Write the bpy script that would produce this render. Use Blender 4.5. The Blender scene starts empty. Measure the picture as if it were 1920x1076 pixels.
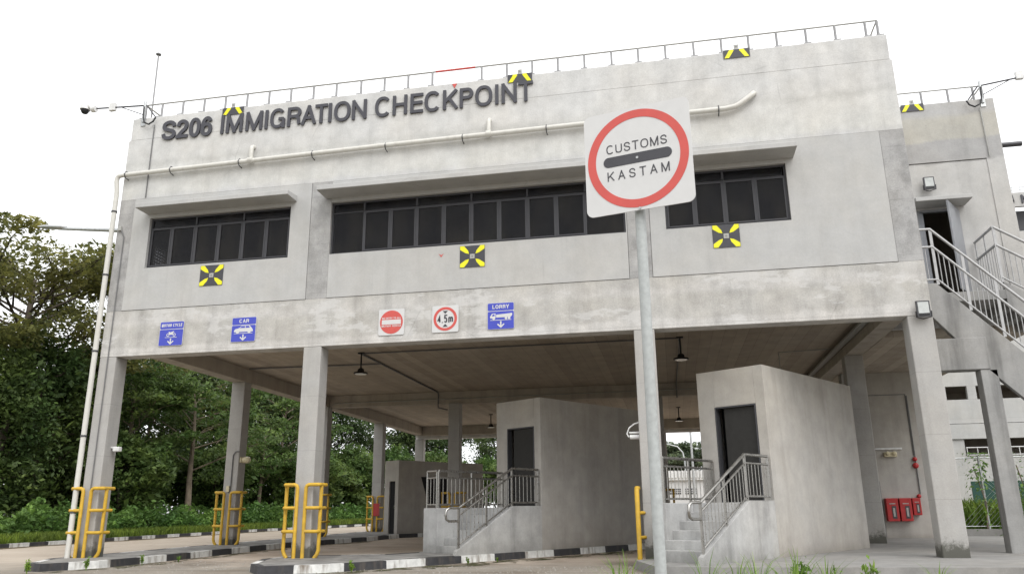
import bpy, bmesh, math, random
import numpy as np
from mathutils import Matrix, Vector
R = math.radians
SC = bpy.context.scene
COL = SC.collection

# ------------------------------------------------------------------ camera
def cam_axes(yaw, pit, roll):
    f = Vector((math.sin(yaw)*math.cos(pit), math.cos(yaw)*math.cos(pit), math.sin(pit)))
    r = Vector((math.cos(yaw), -math.sin(yaw), 0)); u = r.cross(f)
    return (r*math.cos(roll)+u*math.sin(roll), -r*math.sin(roll)+u*math.cos(roll), f)
cd = bpy.data.cameras.new('camera'); cam = bpy.data.objects.new('camera', cd); COL.objects.link(cam)
cr, cu, cf = cam_axes(-0.192467, 0.27698, -0.010036)
M = Matrix.Identity(4)
for i in range(3):
    M[i][0], M[i][1], M[i][2] = cr[i], cu[i], -cf[i]
M.translation = (13.603, -16.829, 1.0596)
cam.matrix_world = M
cd.sensor_width = 36; cd.lens = 36*1482.67/1920; cd.clip_end = 2000; cd.clip_start = .05
SC.camera = cam

# ------------------------------------------------------------------ world, sun, exposure
W = bpy.data.worlds.new('World'); SC.world = W; W.use_nodes = True
nt = W.node_tree; nt.nodes.clear()
sky = nt.nodes.new('ShaderNodeTexSky'); sky.sky_type = 'NISHITA'; sky.sun_disc = False
SUN_EL, SUN_AZ = R(48), R(143)          # azimuth clockwise from +Y
sky.sun_elevation = SUN_EL; sky.sun_rotation = SUN_AZ
hs = nt.nodes.new('ShaderNodeHueSaturation'); hs.inputs['Saturation'].default_value = .25
mx = nt.nodes.new('ShaderNodeMix'); mx.data_type = 'RGBA'
mx.inputs['Factor'].default_value = .8
# the closed cloud layer: an overcast sky is about three times as bright overhead as at the horizon
tcw = nt.nodes.new('ShaderNodeTexCoord'); sxw = nt.nodes.new('ShaderNodeSeparateXYZ'); rpw = nt.nodes.new('ShaderNodeValToRGB')
nt.links.new(tcw.outputs['Generated'], sxw.inputs[0]); nt.links.new(sxw.outputs['Z'], rpw.inputs[0])
rpw.color_ramp.elements[0].color = (.60, .605, .615, 1); rpw.color_ramp.elements[1].color = (1.0, 1.0, 1.0, 1)
rpw.color_ramp.elements[0].position = 0.0
vmw = nt.nodes.new('ShaderNodeVectorMath'); vmw.operation = 'SCALE'; vmw.inputs['Scale'].default_value = 10.4
nt.links.new(rpw.outputs[0], vmw.inputs[0]); nt.links.new(vmw.outputs[0], mx.inputs['B'])
bg = nt.nodes.new('ShaderNodeBackground'); bg.inputs['Strength'].default_value = .1
ow = nt.nodes.new('ShaderNodeOutputWorld')
nt.links.new(sky.outputs[0], hs.inputs['Color']); nt.links.new(hs.outputs[0], mx.inputs['A'])
nt.links.new(mx.outputs['Result'], bg.inputs['Color']); nt.links.new(bg.outputs[0], ow.inputs[0])
sl = bpy.data.lights.new('sun', 'SUN'); sl.energy = 1.0; sl.angle = R(45); sl.color = (1, .985, .965)
so = bpy.data.objects.new('sun', sl); COL.objects.link(so)
sd = Vector((math.sin(SUN_AZ)*math.cos(SUN_EL), math.cos(SUN_AZ)*math.cos(SUN_EL), math.sin(SUN_EL)))
so.rotation_euler = sd.to_track_quat('Z', 'Y').to_euler()
SC.view_settings.view_transform = 'Standard'; SC.view_settings.look = 'None'
SC.view_settings.exposure = 1.15; SC.view_settings.gamma = 1

# ------------------------------------------------------------------ helpers
def ground_z(y): return .0065*min(max(y, 0), 60)

class N:
    """small node-graph writer"""
    def __init__(s, name):
        s.m = bpy.data.materials.new(name); s.m.use_nodes = True
        s.t = s.m.node_tree; s.t.nodes.clear()
        s.out = s.new('ShaderNodeOutputMaterial'); s.pos = None
    def new(s, k): return s.t.nodes.new(k)
    def link(s, a, b): s.t.links.new(a, b)
    def P(s):
        if s.pos is None: s.pos = s.new('ShaderNodeNewGeometry').outputs['Position']
        return s.pos
    def scaled(s, sc, off=(0, 0, 0)):
        n = s.new('ShaderNodeMapping'); s.link(s.P(), n.inputs['Vector'])
        n.inputs['Scale'].default_value = sc; n.inputs['Location'].default_value = off
        return n.outputs[0]
    def noise(s, scale, vec=None, det=4, rough=.55, dist=0):
        n = s.new('ShaderNodeTexNoise'); s.link(vec or s.P(), n.inputs['Vector'])
        n.inputs['Scale'].default_value = scale; n.inputs['Detail'].default_value = det
        n.inputs['Roughness'].default_value = rough; n.inputs['Distortion'].default_value = dist
        return n.outputs['Fac']
    def rng(s, v, a, b, c, d, smooth=False):
        n = s.new('ShaderNodeMapRange'); s.link(v, n.inputs['Value'])
        if smooth: n.interpolation_type = 'SMOOTHSTEP'
        for k, x in zip(('From Min', 'From Max', 'To Min', 'To Max'), (a, b, c, d)): n.inputs[k].default_value = x
        return n.outputs[0]
    def math(s, op, a, b=None):
        n = s.new('ShaderNodeMath'); n.operation = op
        for i, x in enumerate((a, b)):
            if x is None: continue
            if isinstance(x, (int, float)): n.inputs[i].default_value = x
            else: s.link(x, n.inputs[i])
        return n.outputs[0]
    def mix(s, f, a, b, mode='MIX'):
        n = s.new('ShaderNodeMix'); n.data_type = 'RGBA'; n.blend_type = mode
        for k, x in (('Factor', f), ('A', a), ('B', b)):
            if isinstance(x, (int, float)): n.inputs[k].default_value = x if k == 'Factor' else (x, x, x, 1)
            elif isinstance(x, tuple): n.inputs[k].default_value = (*x, 1)
            else: s.link(x, n.inputs[k])
        return n.outputs['Result']
    def ramp(s, v, stops, interp='LINEAR'):
        n = s.new('ShaderNodeValToRGB'); s.link(v, n.inputs[0]); r = n.color_ramp; r.interpolation = interp
        while len(r.elements) < len(stops): r.elements.new(.5)
        for e, (p, c) in zip(r.elements, stops):
            e.position = p; e.color = (*c, 1) if isinstance(c, tuple) else (c, c, c, 1)
        return n.outputs['Color']
    def xyz(s):
        n = s.new('ShaderNodeSeparateXYZ'); s.link(s.P(), n.inputs[0]); return n.outputs
    def bsdf(s, col, rough=.8, metal=0, spec=.3, bump=None, bstr=.3, bdist=.01):
        b = s.new('ShaderNodeBsdfPrincipled')
        for k, x in (('Base Color', col), ('Roughness', rough), ('Metallic', metal), ('Specular IOR Level', spec)):
            if isinstance(x, (int, float)): b.inputs[k].default_value = x if k != 'Base Color' else (x, x, x, 1)
            elif isinstance(x, tuple): b.inputs[k].default_value = (*x, 1)
            else: s.link(x, b.inputs[k])
        if bump is not None:
            n = s.new('ShaderNodeBump'); n.inputs['Strength'].default_value = bstr
            n.inputs['Distance'].default_value = bdist; s.link(bump, n.inputs['Height'])
            s.link(n.outputs[0], b.inputs['Normal'])
        return b
    def done(s, sh): s.link(sh.outputs[0], s.out.inputs[0]); return s.m

def concrete(name, col, warm=(1.02, 1.0, .97), blotch=.16, streak=.12, grain=.10, spots=True, bands=None, boards=None, rough=.88, pour=True, patch=False, crack=False):
    n = N(name)
    big = n.noise(.55, det=5, rough=.6); mid = n.noise(2.3, det=6, rough=.65)
    fine = n.noise(34, det=3, rough=.7)
    st = n.noise(1.0, n.scaled((2.6, 2.6, .22)), det=5, rough=.6)
    c = n.mix(n.rng(mid, .35, .68, 0, 1), tuple(x*(1-blotch*.6) for x in col), tuple(min(1, x*(1+blotch*.5)) for x in col))
    c = n.mix(n.rng(big, .4, .65, 0, 1), c, n.mix(1.0, c, tuple(warm), 'MULTIPLY'))
    c = n.mix(1.0, c, n.ramp(n.rng(st, .3, .7, 0, 1), [(0, 1-streak), (.5, 1.0), (1, 1+streak*.25)]), 'MULTIPLY')
    c = n.mix(1.0, c, n.ramp(n.rng(fine, .25, .75, 0, 1), [(0, 1-grain), (1, 1+grain*.6)]), 'MULTIPLY')
    z = n.xyz()
    if bands:
        zz = n.math('ADD', z[2], n.math('MULTIPLY', n.math('SUBTRACT', n.noise(1.1, det=6, rough=.65), .5), .42))
        lo, hi = bands[0][0], bands[-1][0]
        c = n.mix(1.0, c, n.ramp(n.rng(zz, lo, hi, 0, 1), [((a-lo)/(hi-lo), b) for a, b in bands]), 'MULTIPLY')
    if boards:      # board marks of the shuttering, running along one axis
        ax, w = boards
        cell = n.math('FLOOR', n.math('DIVIDE', z[ax], w))
        wn = n.new('ShaderNodeTexWhiteNoise'); wn.noise_dimensions = '1D'; n.link(cell, wn.inputs['W'])
        c = n.mix(1.0, c, n.ramp(wn.outputs['Value'], [(0, (.87, .86, .85)), (1, (1.08, 1.08, 1.07))]), 'MULTIPLY')
        fr = n.math('FRACT', n.math('DIVIDE', z[ax], w))
        c = n.mix(n.math('LESS_THAN', fr, .04), c, n.mix(1.0, c, .72, 'MULTIPLY'))
    if patch:       # pale repairs and dark damp marks
        c = n.mix(n.rng(n.noise(1.5, n.scaled((.6, 1, 1.5), (3, 1, 2)), det=7, rough=.7), .55, .6, 0, .55, True), c, tuple(min(1, x*1.22) for x in col))
        c = n.mix(n.rng(n.noise(1.9, n.scaled((.7, 1, 1.3), (9, 4, 5)), det=7, rough=.75), .58, .66, 0, .28, True), c, tuple(x*.72 for x in col))
    if crack:       # hairline cracks and thin rain runs
        v = n.new('ShaderNodeTexVoronoi'); v.feature = 'DISTANCE_TO_EDGE'; v.inputs['Scale'].default_value = .55
        wv = n.new('ShaderNodeMix'); wv.data_type = 'VECTOR'; wv.inputs['Factor'].default_value = .12
        nv = n.new('ShaderNodeTexNoise'); nv.inputs['Scale'].default_value = 2.2; nv.inputs['Detail'].default_value = 6; n.link(n.P(), nv.inputs['Vector'])
        n.link(n.P(), wv.inputs['A']); n.link(nv.outputs['Color'], wv.inputs['B']); n.link(wv.outputs['Result'], v.inputs['Vector'])
        c = n.mix(n.math('MULTIPLY', n.math('LESS_THAN', v.outputs['Distance'], .0045), n.rng(n.noise(.7, det=2), .57, .64, 0, .28)), c, n.mix(1.0, c, .5, 'MULTIPLY'))
        run = n.noise(1.0, n.scaled((9, 9, .35), (2, 5, 1)), det=4, rough=.6)
        c = n.mix(n.math('MULTIPLY', n.rng(run, .60, .72, 0, .35), n.rng(n.noise(.6, det=2), .45, .6, 0, 1)), c, n.mix(1.0, c, .7, 'MULTIPLY'))
    if pour:        # faint lines of the pours
        zl = n.math('ADD', z[2], n.math('MULTIPLY', mid, .03))
        fr = n.math('FRACT', n.math('DIVIDE', zl, 1.22))
        c = n.mix(n.math('LESS_THAN', fr, .012), c, n.mix(1.0, c, .86, 'MULTIPLY'))
    if spots:
        v = n.new('ShaderNodeTexVoronoi'); v.inputs['Scale'].default_value = 5.5; n.link(n.P(), v.inputs['Vector'])
        c = n.mix(n.math('MULTIPLY', n.math('LESS_THAN', v.outputs['Distance'], .055), n.rng(n.noise(.9), .5, .6, 0, .55)), c, n.mix(1.0, c, .6, 'MULTIPLY'))
        pt = n.rng(n.noise(.8, n.scaled((1, 1, 1), (7, 3, 9)), det=3), .62, .70, 0, .35, True)
        c = n.mix(pt, c, tuple(min(1, x*1.18) for x in col))
    return n.done(n.bsdf(c, rough, 0, .25, n.math('ADD', mid, n.math('MULTIPLY', fine, .35)), .35, .012))

def column_mat():
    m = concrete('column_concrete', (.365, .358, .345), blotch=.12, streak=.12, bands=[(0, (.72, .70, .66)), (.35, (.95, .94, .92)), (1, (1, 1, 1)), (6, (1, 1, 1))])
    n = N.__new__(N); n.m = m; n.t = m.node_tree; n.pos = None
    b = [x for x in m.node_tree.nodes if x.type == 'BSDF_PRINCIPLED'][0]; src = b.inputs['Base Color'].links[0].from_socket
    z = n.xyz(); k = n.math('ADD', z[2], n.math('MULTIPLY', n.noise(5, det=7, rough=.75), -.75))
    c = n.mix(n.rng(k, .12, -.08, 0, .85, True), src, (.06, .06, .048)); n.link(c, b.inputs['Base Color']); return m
def plain(name, col, rough=.5, metal=0, spec=.4, var=.12, scale=9, dirt=0):
    n = N(name); f = n.noise(scale, det=4)
    c = n.mix(n.rng(f, .3, .7, 0, 1), tuple(x*(1-var) for x in col), tuple(min(1, x*(1+var)) for x in col))
    if dirt:
        c = n.mix(n.rng(n.noise(2.1, n.scaled((3, 3, .6)), det=6), .52, .72, 0, dirt), c, (.16, .13, .10))
    return n.done(n.bsdf(c, n.rng(f, .3, .7, max(0, rough-.08), rough+.08), metal, spec))

def leafy(name, a, b, trans=.3, patch=.45):
    n = N(name)
    isl = n.new('ShaderNodeNewGeometry').outputs['Random Per Island']
    c = n.mix(n.rng(n.noise(patch, det=3), .36, .64, 0, 1), a, b)
    c = n.mix(1.0, c, n.ramp(isl, [(0, (.6, .64, .6)), (.6, (1, 1, 1)), (1, (1.4, 1.36, 1.12))]), 'MULTIPLY')
    c = n.mix(1.0, c, n.ramp(n.rng(n.noise(.95, det=2), .32, .68, 0, 1), [(0, (.62, .66, .64)), (.5, (1, 1, 1)), (1, (1.3, 1.26, 1.12))]), 'MULTIPLY')
    p = n.bsdf(c, .55, 0, .25)
    t = n.new('ShaderNodeBsdfTranslucent'); n.link(c, t.inputs['Color'])
    m = n.new('ShaderNodeMixShader'); m.inputs[0].default_value = trans
    n.link(p.outputs[0], m.inputs[1]); n.link(t.outputs[0], m.inputs[2])
    return n.done(m)

class MB:
    """collects shapes in world coordinates; build() links them as ONE mesh object"""
    def __init__(s): s.v, s.f, s.mi, s.sm = [], [], [], []; s.cur = 0
    def add(s, vs, fs, smooth=False):
        o = len(s.v); s.v += [tuple(v) for v in vs]
        for f in fs: s.f.append([i+o for i in f]); s.mi.append(s.cur); s.sm.append(smooth)
    def box(s, x0, x1, y0, y1, z0, z1, fr=None):
        vs = [(x, y, z) for z in (z0, z1) for y in (y0, y1) for x in (x0, x1)]
        if fr: vs = [fr(*v) for v in vs]
        s.add(vs, [(0, 2, 3, 1), (4, 5, 7, 6), (0, 1, 5, 4), (2, 6, 7, 3), (0, 4, 6, 2), (1, 3, 7, 5)]); return s
    def hexa(s, vs):        # 8 corners: bottom ring of 4, top ring of 4
        s.add(vs, [(3, 2, 1, 0), (4, 5, 6, 7), (0, 1, 5, 4), (1, 2, 6, 5), (2, 3, 7, 6), (3, 0, 4, 7)]); return s
    def prism(s, poly, d0, d1, mp):     # mp(x, y, depth) -> world
        k = len(poly)
        s.add([mp(x, y, d0) for x, y in poly]+[mp(x, y, d1) for x, y in poly],
              [tuple(range(k))[::-1], tuple(range(k, 2*k))]+[(i, (i+1) % k, k+(i+1) % k, k+i) for i in range(k)]); return s
    def ring(s, ro, ri, d0, d1, mp, n=48, cx=0, cy=0):
        vs = []
        for r_, d in ((ro, d0), (ri, d0), (ro, d1), (ri, d1)):
            for i in range(n):
                a = 2*math.pi*i/n; vs.append(mp(cx+r_*math.cos(a), cy+r_*math.sin(a), d))
        fs = []
        for i in range(n):
            j = (i+1) % n
            fs += [(i, n+i, n+j, j), (2*n+i, 2*n+j, 3*n+j, 3*n+i), (i, j, 2*n+j, 2*n+i), (n+i, 3*n+i, 3*n+j, n+j)]
        s.add(vs, fs); return s
    def tube(s, path, r, n=10, cap=True, flat=1.0):
        P = [Vector(p) for p in path]; rs = r if isinstance(r, (list, tuple)) else [r]*len(P)
        t0 = (P[1]-P[0]).normalized(); ref = Vector((0, 0, 1)) if abs(t0.z) < .9 else Vector((1, 0, 0))
        a = t0.cross(ref).normalized(); vs = []
        for i, p in enumerate(P):
            t = ((P[min(i+1, len(P)-1)]-P[i]).normalized()+(P[i]-P[max(i-1, 0)]).normalized())
            t = t.normalized() if t.length > 1e-6 else t0
            a = (a-t*a.dot(t)); a = a.normalized() if a.length > 1e-6 else t.orthogonal().normalized()
            b = t.cross(a)
            for k in range(n):
                q = 2*math.pi*k/n; vs.append(p+(a*math.cos(q)+b*math.sin(q)*flat)*rs[i])
        fs = [(i*n+k, i*n+(k+1) % n, (i+1)*n+(k+1) % n, (i+1)*n+k) for i in range(len(P)-1) for k in range(n)]
        s.add(vs, fs, True)
        if cap: s.add(vs[:n], [tuple(range(n))[::-1]]); s.add(vs[-n:], [tuple(range(n))])
        return s
    def lathe(s, prof, c, n=20, axis='Z', fr=None):   # prof: (radius, height)
        vs = []
        for r_, h in prof:
            for k in range(n):
                q = 2*math.pi*k/n; x, y = r_*math.cos(q), r_*math.sin(q)
                v = {'Z': (x, y, h), 'Y': (x, h, y), 'X': (h, x, y)}[axis]
                v = (c[0]+v[0], c[1]+v[1], c[2]+v[2]); vs.append(fr(*v) if fr else v)
        m = len(prof)
        s.add(vs, [(i*n+k, i*n+(k+1) % n, (i+1)*n+(k+1) % n, (i+1)*n+k) for i in range(m-1) for k in range(n)], True)
        s.add(vs[:n], [tuple(range(n))[::-1]]); s.add(vs[-n:], [tuple(range(n))]); return s
    def build(s, name, mats, parent=None, bevel=0, origin=None):
        me = bpy.data.meshes.new(name)
        o = Vector(parent['_loc']) if parent is not None else Vector(origin or (0, 0, 0))
        me.from_pydata([(v[0]-o.x, v[1]-o.y, v[2]-o.z) for v in s.v], [], s.f)
        for m in (mats if isinstance(mats, (list, tuple)) else [mats]): me.materials.append(m)
        me.polygons.foreach_set('material_index', s.mi); me.polygons.foreach_set('use_smooth', s.sm); me.update()
        bm = bmesh.new(); bm.from_mesh(me); bmesh.ops.recalc_face_normals(bm, faces=bm.faces); bm.to_mesh(me); bm.free()
        ob = bpy.data.objects.new(name, me); COL.objects.link(ob)
        if parent is not None: ob.parent = parent; ob['_loc'] = tuple(o)
        else: ob.location = o; ob['_loc'] = tuple(o)
        if bevel:
            b = ob.modifiers.new('bevel', 'BEVEL'); b.width = bevel; b.segments = 2; b.limit_method = 'ANGLE'; b.angle_limit = R(40)
        return ob


def _arc(cx, cy, rx, ry, a0, a1, n=14):
    return [(cx+rx*math.cos(R(a0+(a1-a0)*i/n)), cy+ry*math.sin(R(a0+(a1-a0)*i/n))) for i in range(n+1)]
def _sup(a0, a1, n=28, e=.86):
    out = []
    for i in range(n+1):
        t = R(a0+(a1-a0)*i/n); c, q = math.cos(t), math.sin(t)
        out.append((.5+.5*math.copysign(abs(c)**e, c), .5+.5*math.copysign(abs(q)**e, q)))
    return out
def _cat(P, n=5):
    Q = [P[0]]+P+[P[-1]]; out = []
    for i in range(1, len(Q)-2):
        for j in range(n):
            t = j/n; a, b, c, d = Q[i-1], Q[i], Q[i+1], Q[i+2]
            out.append(tuple(.5*(2*b[k]+(c[k]-a[k])*t+(2*a[k]-5*b[k]+4*c[k]-d[k])*t*t+(3*b[k]-a[k]-3*c[k]+d[k])*t**3) for k in (0, 1)))
    return out+[P[-1]]
_bowl = [(0, 1), (.55, 1)]+_arc(.6, .755, .4, .245, 80, -80, 10)+[(.55, .51), (0, .51)]
GLY = {   # centre lines of sans-serif capitals in a unit box, with the width in cap heights
 'I': (0, [[(.5, 0), (.5, 1)]]), 'M': (.68, [[(0, 0), (0, 1)], [(.02, 1), (.5, 0)], [(.5, 0), (.98, 1)], [(1, 1), (1, 0)]]),
 'T': (.52, [[(0, 1), (1, 1)], [(.5, 1), (.5, 0)]]), 'A': (.58, [[(0, 0), (.5, 1)], [(.5, 1), (1, 0)], [(.2, .32), (.8, .32)]]),
 'N': (.56, [[(0, 0), (0, 1)], [(.02, 1), (.98, 0)], [(1, 0), (1, 1)]]), 'H': (.56, [[(0, 0), (0, 1)], [(1, 0), (1, 1)], [(0, .53), (1, .53)]]),
 'E': (.48, [[(0, 0), (0, 1)], [(0, 1), (1, 1)], [(0, .53), (.93, .53)], [(0, 0), (1, 0)]]), 'K': (.56, [[(0, 0), (0, 1)], [(.95, 1), (.02, .36)], [(.36, .6), (1, 0)]]),
 'O': (.66, [_sup(0, 360)]), 'C': (.62, [_sup(42, 318)]), 'G': (.63, [_sup(42, 325), [(1, .0), (1, .47)], [(1, .46), (.58, .46)]]),
 'S': (.54, [_cat([(.95, .72), (.84, .92), (.5, 1), (.15, .92), (.04, .75), (.14, .6), (.5, .51), (.87, .41), (.97, .24), (.86, .07), (.5, 0), (.14, .08), (.02, .28)])]),
 'R': (.56, [[(0, 0), (0, 1)], _bowl, _cat([(.6, .5), (.84, .42), (.92, .25), (.94, .1), (1, 0)])]), 'P': (.52, [[(0, 0), (0, 1)], _bowl]),
 'U': (.54, [_cat([(0, 1), (0, .6), (0, .3), (.12, .08), (.5, 0), (.88, .08), (1, .3), (1, .6), (1, 1)])]), 'L': (.44, [[(0, 1), (0, 0)], [(0, 0), (1, 0)]]),
 'Y': (.56, [[(0, 1), (.5, .42)], [(1, 1), (.5, .42)], [(.5, .44), (.5, 0)]]), 'V': (.56, [[(0, 1), (.5, 0)], [(1, 1), (.5, 0)]]),
 '2': (.46, [_cat([(.02, .68), (.1, .9), (.48, 1), (.88, .92), (.98, .72), (.84, .5), (.4, .26), (.06, .0)]), [(.0, 0), (1, 0)]]), '0': (.46, [_sup(0, 360)]),
 '6': (.46, [_cat([(.93, .8), (.8, .95), (.52, 1), (.22, .92), (.06, .7), (0, .45), (.0, .31)]), [(.5+(x-.5), y*.62) for x, y in _sup(0, 360)]]),
 '4': (.44, [[(.74, -.0), (.74, .5), (.74, 1), (.02, .28), (.5, .28), (1, .28)]]), '5': (.42, [[(.92, 1), (.2, 1)], [(.2, 1), (.08, .48)], _cat([(.08, .5), (.3, .62), (.62, .61), (.93, .45), (.97, .24), (.8, .05), (.45, 0), (.04, .14)])]),
 '.': (0, [[(.5, 0), (.5, .02)]]),
 'm': (.62, [[(0, 0), (0, .7)], _cat([(0, .5), (.1, .64), (.26, .68), (.43, .6), (.5, .42), (.5, .2), (.5, 0)]), _cat([(.5, .46), (.6, .62), (.76, .68), (.93, .6), (1, .42), (1, .2), (1, 0)])]),
}
def stroke(mb, P, w, d0, d1, mp):
    """one pen stroke of width w, drawn as a solid strip"""
    P = [Vector(p) for p in P]; k = len(P); closed = k > 3 and (P[0]-P[-1]).length < 1e-4
    if closed: P = P[:-1]; k -= 1
    Lp, Rp = [], []
    for i in range(k):
        a = P[(i-1) % k] if (closed or i) else None; b = P[(i+1) % k] if (closed or i < k-1) else None
        t0 = (P[i]-a).normalized() if a is not None else None; t1 = (b-P[i]).normalized() if b is not None else None
        t0 = t0 or t1; t1 = t1 or t0; n0 = Vector((-t0.y, t0.x)); n1 = Vector((-t1.y, t1.x)); m = n0+n1
        m = m.normalized() if m.length > 1e-5 else n0
        m = m*(w/2/max(.5, m.dot(n0))); Lp.append(P[i]+m); Rp.append(P[i]-m)
    vs = [mp(p.x, p.y, d) for d in (d0, d1) for side in (Lp, Rp) for p in side]; fs = []
    for i in range(k if closed else k-1):
        j = (i+1) % k
        fs += [(2*k+i, 2*k+j, 3*k+j, 3*k+i), (i, k+i, k+j, j), (i, j, 2*k+j, 2*k+i), (k+i, 3*k+i, 3*k+j, k+j)]
    if not closed: fs += [(0, 2*k, 3*k, k), (k-1, 2*k-1, 4*k-1, 3*k-1)]
    mb.add(vs, fs)
def glyph(mb, ch, x0, x1, y0, y1, w, d0, d1, mp):
    for i, P in enumerate(GLY[ch][1]):
        e = .0004*i
        q = [((x0+w/2+(x1-x0-w)*p[0]) if x1-x0 > w*1.05 else (x0+x1)/2, y0+w/2+(y1-y0-w)*p[1]) for p in P]
        if len(P) == 2:       # straight strokes reach the cap line and the base line
            a, b = Vector(q[0]), Vector(q[1]); t = (b-a).normalized()
            def ext(p, s_): return w/2 if True else 0
            va = abs(t.y) > .5
            q = [tuple(a-t*(w/2 if (P[0][1] in (0, 1) or not va and ch in 'TELZ2') else 0)), tuple(b+t*(w/2 if (P[1][1] in (0, 1) or not va and ch in 'TELZ2') else 0))]
            if va: q = [(p[0], min(max(p[1], y0), y1)) for p in q]
            else: q = [(min(max(p[0], x0), x1), p[1]) for p in q]
        stroke(mb, q, w, d0, d1+e, mp)
def write(mb, st, mp, x0, x1, y0, y1, d0, d1, w, gap=.2):
    """a line of text fitted between x0 and x1; w is the pen width in cap heights"""
    h = y1-y0; adv = [(.3, 0) if c == ' ' else (GLY[c][0]+w, 1) for c in st]
    tot = sum(a for a, _ in adv)+gap*(len(st)-1); k = (x1-x0)/tot; x = x0
    for c, (a, _) in zip(st, adv):
        if c != ' ': glyph(mb, c, x, x+a*k, y0, y1, w*h, d0, d1, mp)
        x += (a+gap)*k

def tag(o, label=None, cat=None, group=None, kind=None):
    for k, x in (('label', label), ('category', cat), ('group', group), ('kind', kind)):
        if x: o[k] = x
    return o
def thing(name, label, cat, loc, group=None):
    o = bpy.data.objects.new(name, None); COL.objects.link(o); o.location = loc; o['_loc'] = tuple(loc)
    o.empty_display_size = .2
    return tag(o, label, cat, group)
def copy_tree(o, parent=None):
    c = o.copy(); COL.objects.link(c)
    if parent is not None: c.parent = parent
    for ch in list(o.children): copy_tree(ch, c)
    return c
def struct(o): o['kind'] = 'structure'; return o
def rrect(x0, x1, y0, y1, r, n=6):
    pts = []
    for cx, cy, a0 in ((x1-r, y0+r, -90), (x1-r, y1-r, 0), (x0+r, y1-r, 90), (x0+r, y0+r, 180)):
        for i in range(n+1):
            a = R(a0+90*i/n); pts.append((cx+r*math.cos(a), cy+r*math.sin(a)))
    return pts
def wallmap(x, z, y=0.0):       # facade plane: depth grows towards the viewer
    return lambda a, b, d: (x+a, y-d, z+b)

# ------------------------------------------------------------------ materials
FACB = [(4.6, (1.1, 1.09, 1.07)), (4.98, (1.12, 1.11, 1.1)), (5.04, (.96, .95, .93)), (5.5, (.94, .93, .9)), (5.62, (1.07, 1.06, 1.05)), (5.8, (1.0, .99, .97)), (5.95, (.96, .95, .92)),
        (6.05, (.88, .88, .89)), (8.9, (.9, .9, .91)), (9.1, (.99, .99, .97)), (9.75, (1.0, 1.0, .99)), (9.9, (.87, .87, .86)), (10.05, (.98, .98, .98)), (11.4, (1.0, 1.0, 1.0))]
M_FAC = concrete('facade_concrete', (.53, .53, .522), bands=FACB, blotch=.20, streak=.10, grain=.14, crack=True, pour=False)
M_PIL = concrete('pilaster_concrete', (.34, .338, .334), blotch=.4, streak=.1, grain=.2)
M_FASC = concrete('fascia_concrete', (.445, .44, .43), bands=FACB, blotch=.26, streak=.2, grain=.2, patch=True, crack=True)
M_PLASTER = concrete('plaster_infill', (.412, .412, .405), blotch=.10, streak=.07, grain=.06, spots=False, pour=False, crack=True)
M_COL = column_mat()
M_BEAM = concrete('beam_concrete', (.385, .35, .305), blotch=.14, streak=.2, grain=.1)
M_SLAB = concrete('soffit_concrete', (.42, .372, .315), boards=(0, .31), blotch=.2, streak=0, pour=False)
M_WING = concrete('wing_concrete', (.40, .397, .388), pour=False, bands=[(5, (1, 1, 1)), (9.55, (1.08, 1.08, 1.08)), (9.62, (.84, .84, .85)), (10.15, (.86, .86, .87)), (10.22, (1.0, .98, .91)), (10.8, (1.0, .98, .91)), (10.95, (.97, .97, .98)), (11.4, (.97, .97, .97))], blotch=.14)
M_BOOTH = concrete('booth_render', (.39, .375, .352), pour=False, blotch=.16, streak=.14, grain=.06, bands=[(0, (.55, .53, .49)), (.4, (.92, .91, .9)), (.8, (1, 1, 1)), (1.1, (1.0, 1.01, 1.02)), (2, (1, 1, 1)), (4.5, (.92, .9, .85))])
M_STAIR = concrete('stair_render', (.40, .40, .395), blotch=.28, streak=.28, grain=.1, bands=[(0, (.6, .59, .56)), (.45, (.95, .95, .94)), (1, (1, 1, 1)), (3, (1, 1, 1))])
M_STRING = concrete('stair_shutter_concrete', (.285, .284, .278), blotch=.2, streak=.45, pour=False)
M_APRON = concrete('apron_concrete', (.235, .23, .22), blotch=.25, streak=0, pour=False)
M_FARB = concrete('far_concrete', (.44, .44, .43), blotch=.1)
M_DARK = plain('dark_interior', (.02, .02, .021), .7, spec=.1)
M_DARKL = plain('door_leaf_dark', (.034, .033, .031), .6, spec=.15)
M_FRAME = plain('window_frame_paint', (.047, .047, .052), .45, spec=.3)
M_LETTER = plain('letter_paint', (.052, .052, .062), .5, spec=.35, var=.08)
M_WHITE = plain('white_paint', (.62, .62, .61), .5, dirt=.12)
M_SIGNW = plain('sign_white', (.53, .53, .525), .35, var=.03)
M_RED = plain('sign_red', (.50, .075, .062), .35, var=.05)
M_BLUE = plain('sign_blue', (.045, .06, .40), .35, var=.06)
M_BLACK = plain('sign_black', (.045, .045, .052), .45)
M_YEL = plain('marker_yellow', (.72, .68, .01), .4, var=.05)
M_GUARD = plain('guard_yellow', (.50, .31, .03), .6, var=.14, dirt=.35)
M_STEEL = plain('galvanised_steel', (.42, .43, .43), .42, .75, var=.15, scale=14)
M_INOX = plain('stainless_steel', (.36, .35, .33), .3, .85, var=.08)
M_RAILD = plain('roof_rail_grey', (.27, .27, .275), .5)
M_RAIL = plain('light_railing_paint', (.37, .37, .37), .45, .2)
M_PIPE = plain('cream_plastic_pipe', (.54, .53, .49), .4, var=.05, dirt=.18)
M_COND = plain('conduit_grey', (.13, .13, .13), .5)
M_CONDL = plain('conduit_light', (.33, .33, .31), .5)
M_LAMPB = plain('lamp_black', (.012, .012, .013), .5)
M_LENS = plain('lamp_lens', (.45, .47, .46), .2)
M_FIRE = plain('cabinet_red', (.36, .022, .022), .4)
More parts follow.
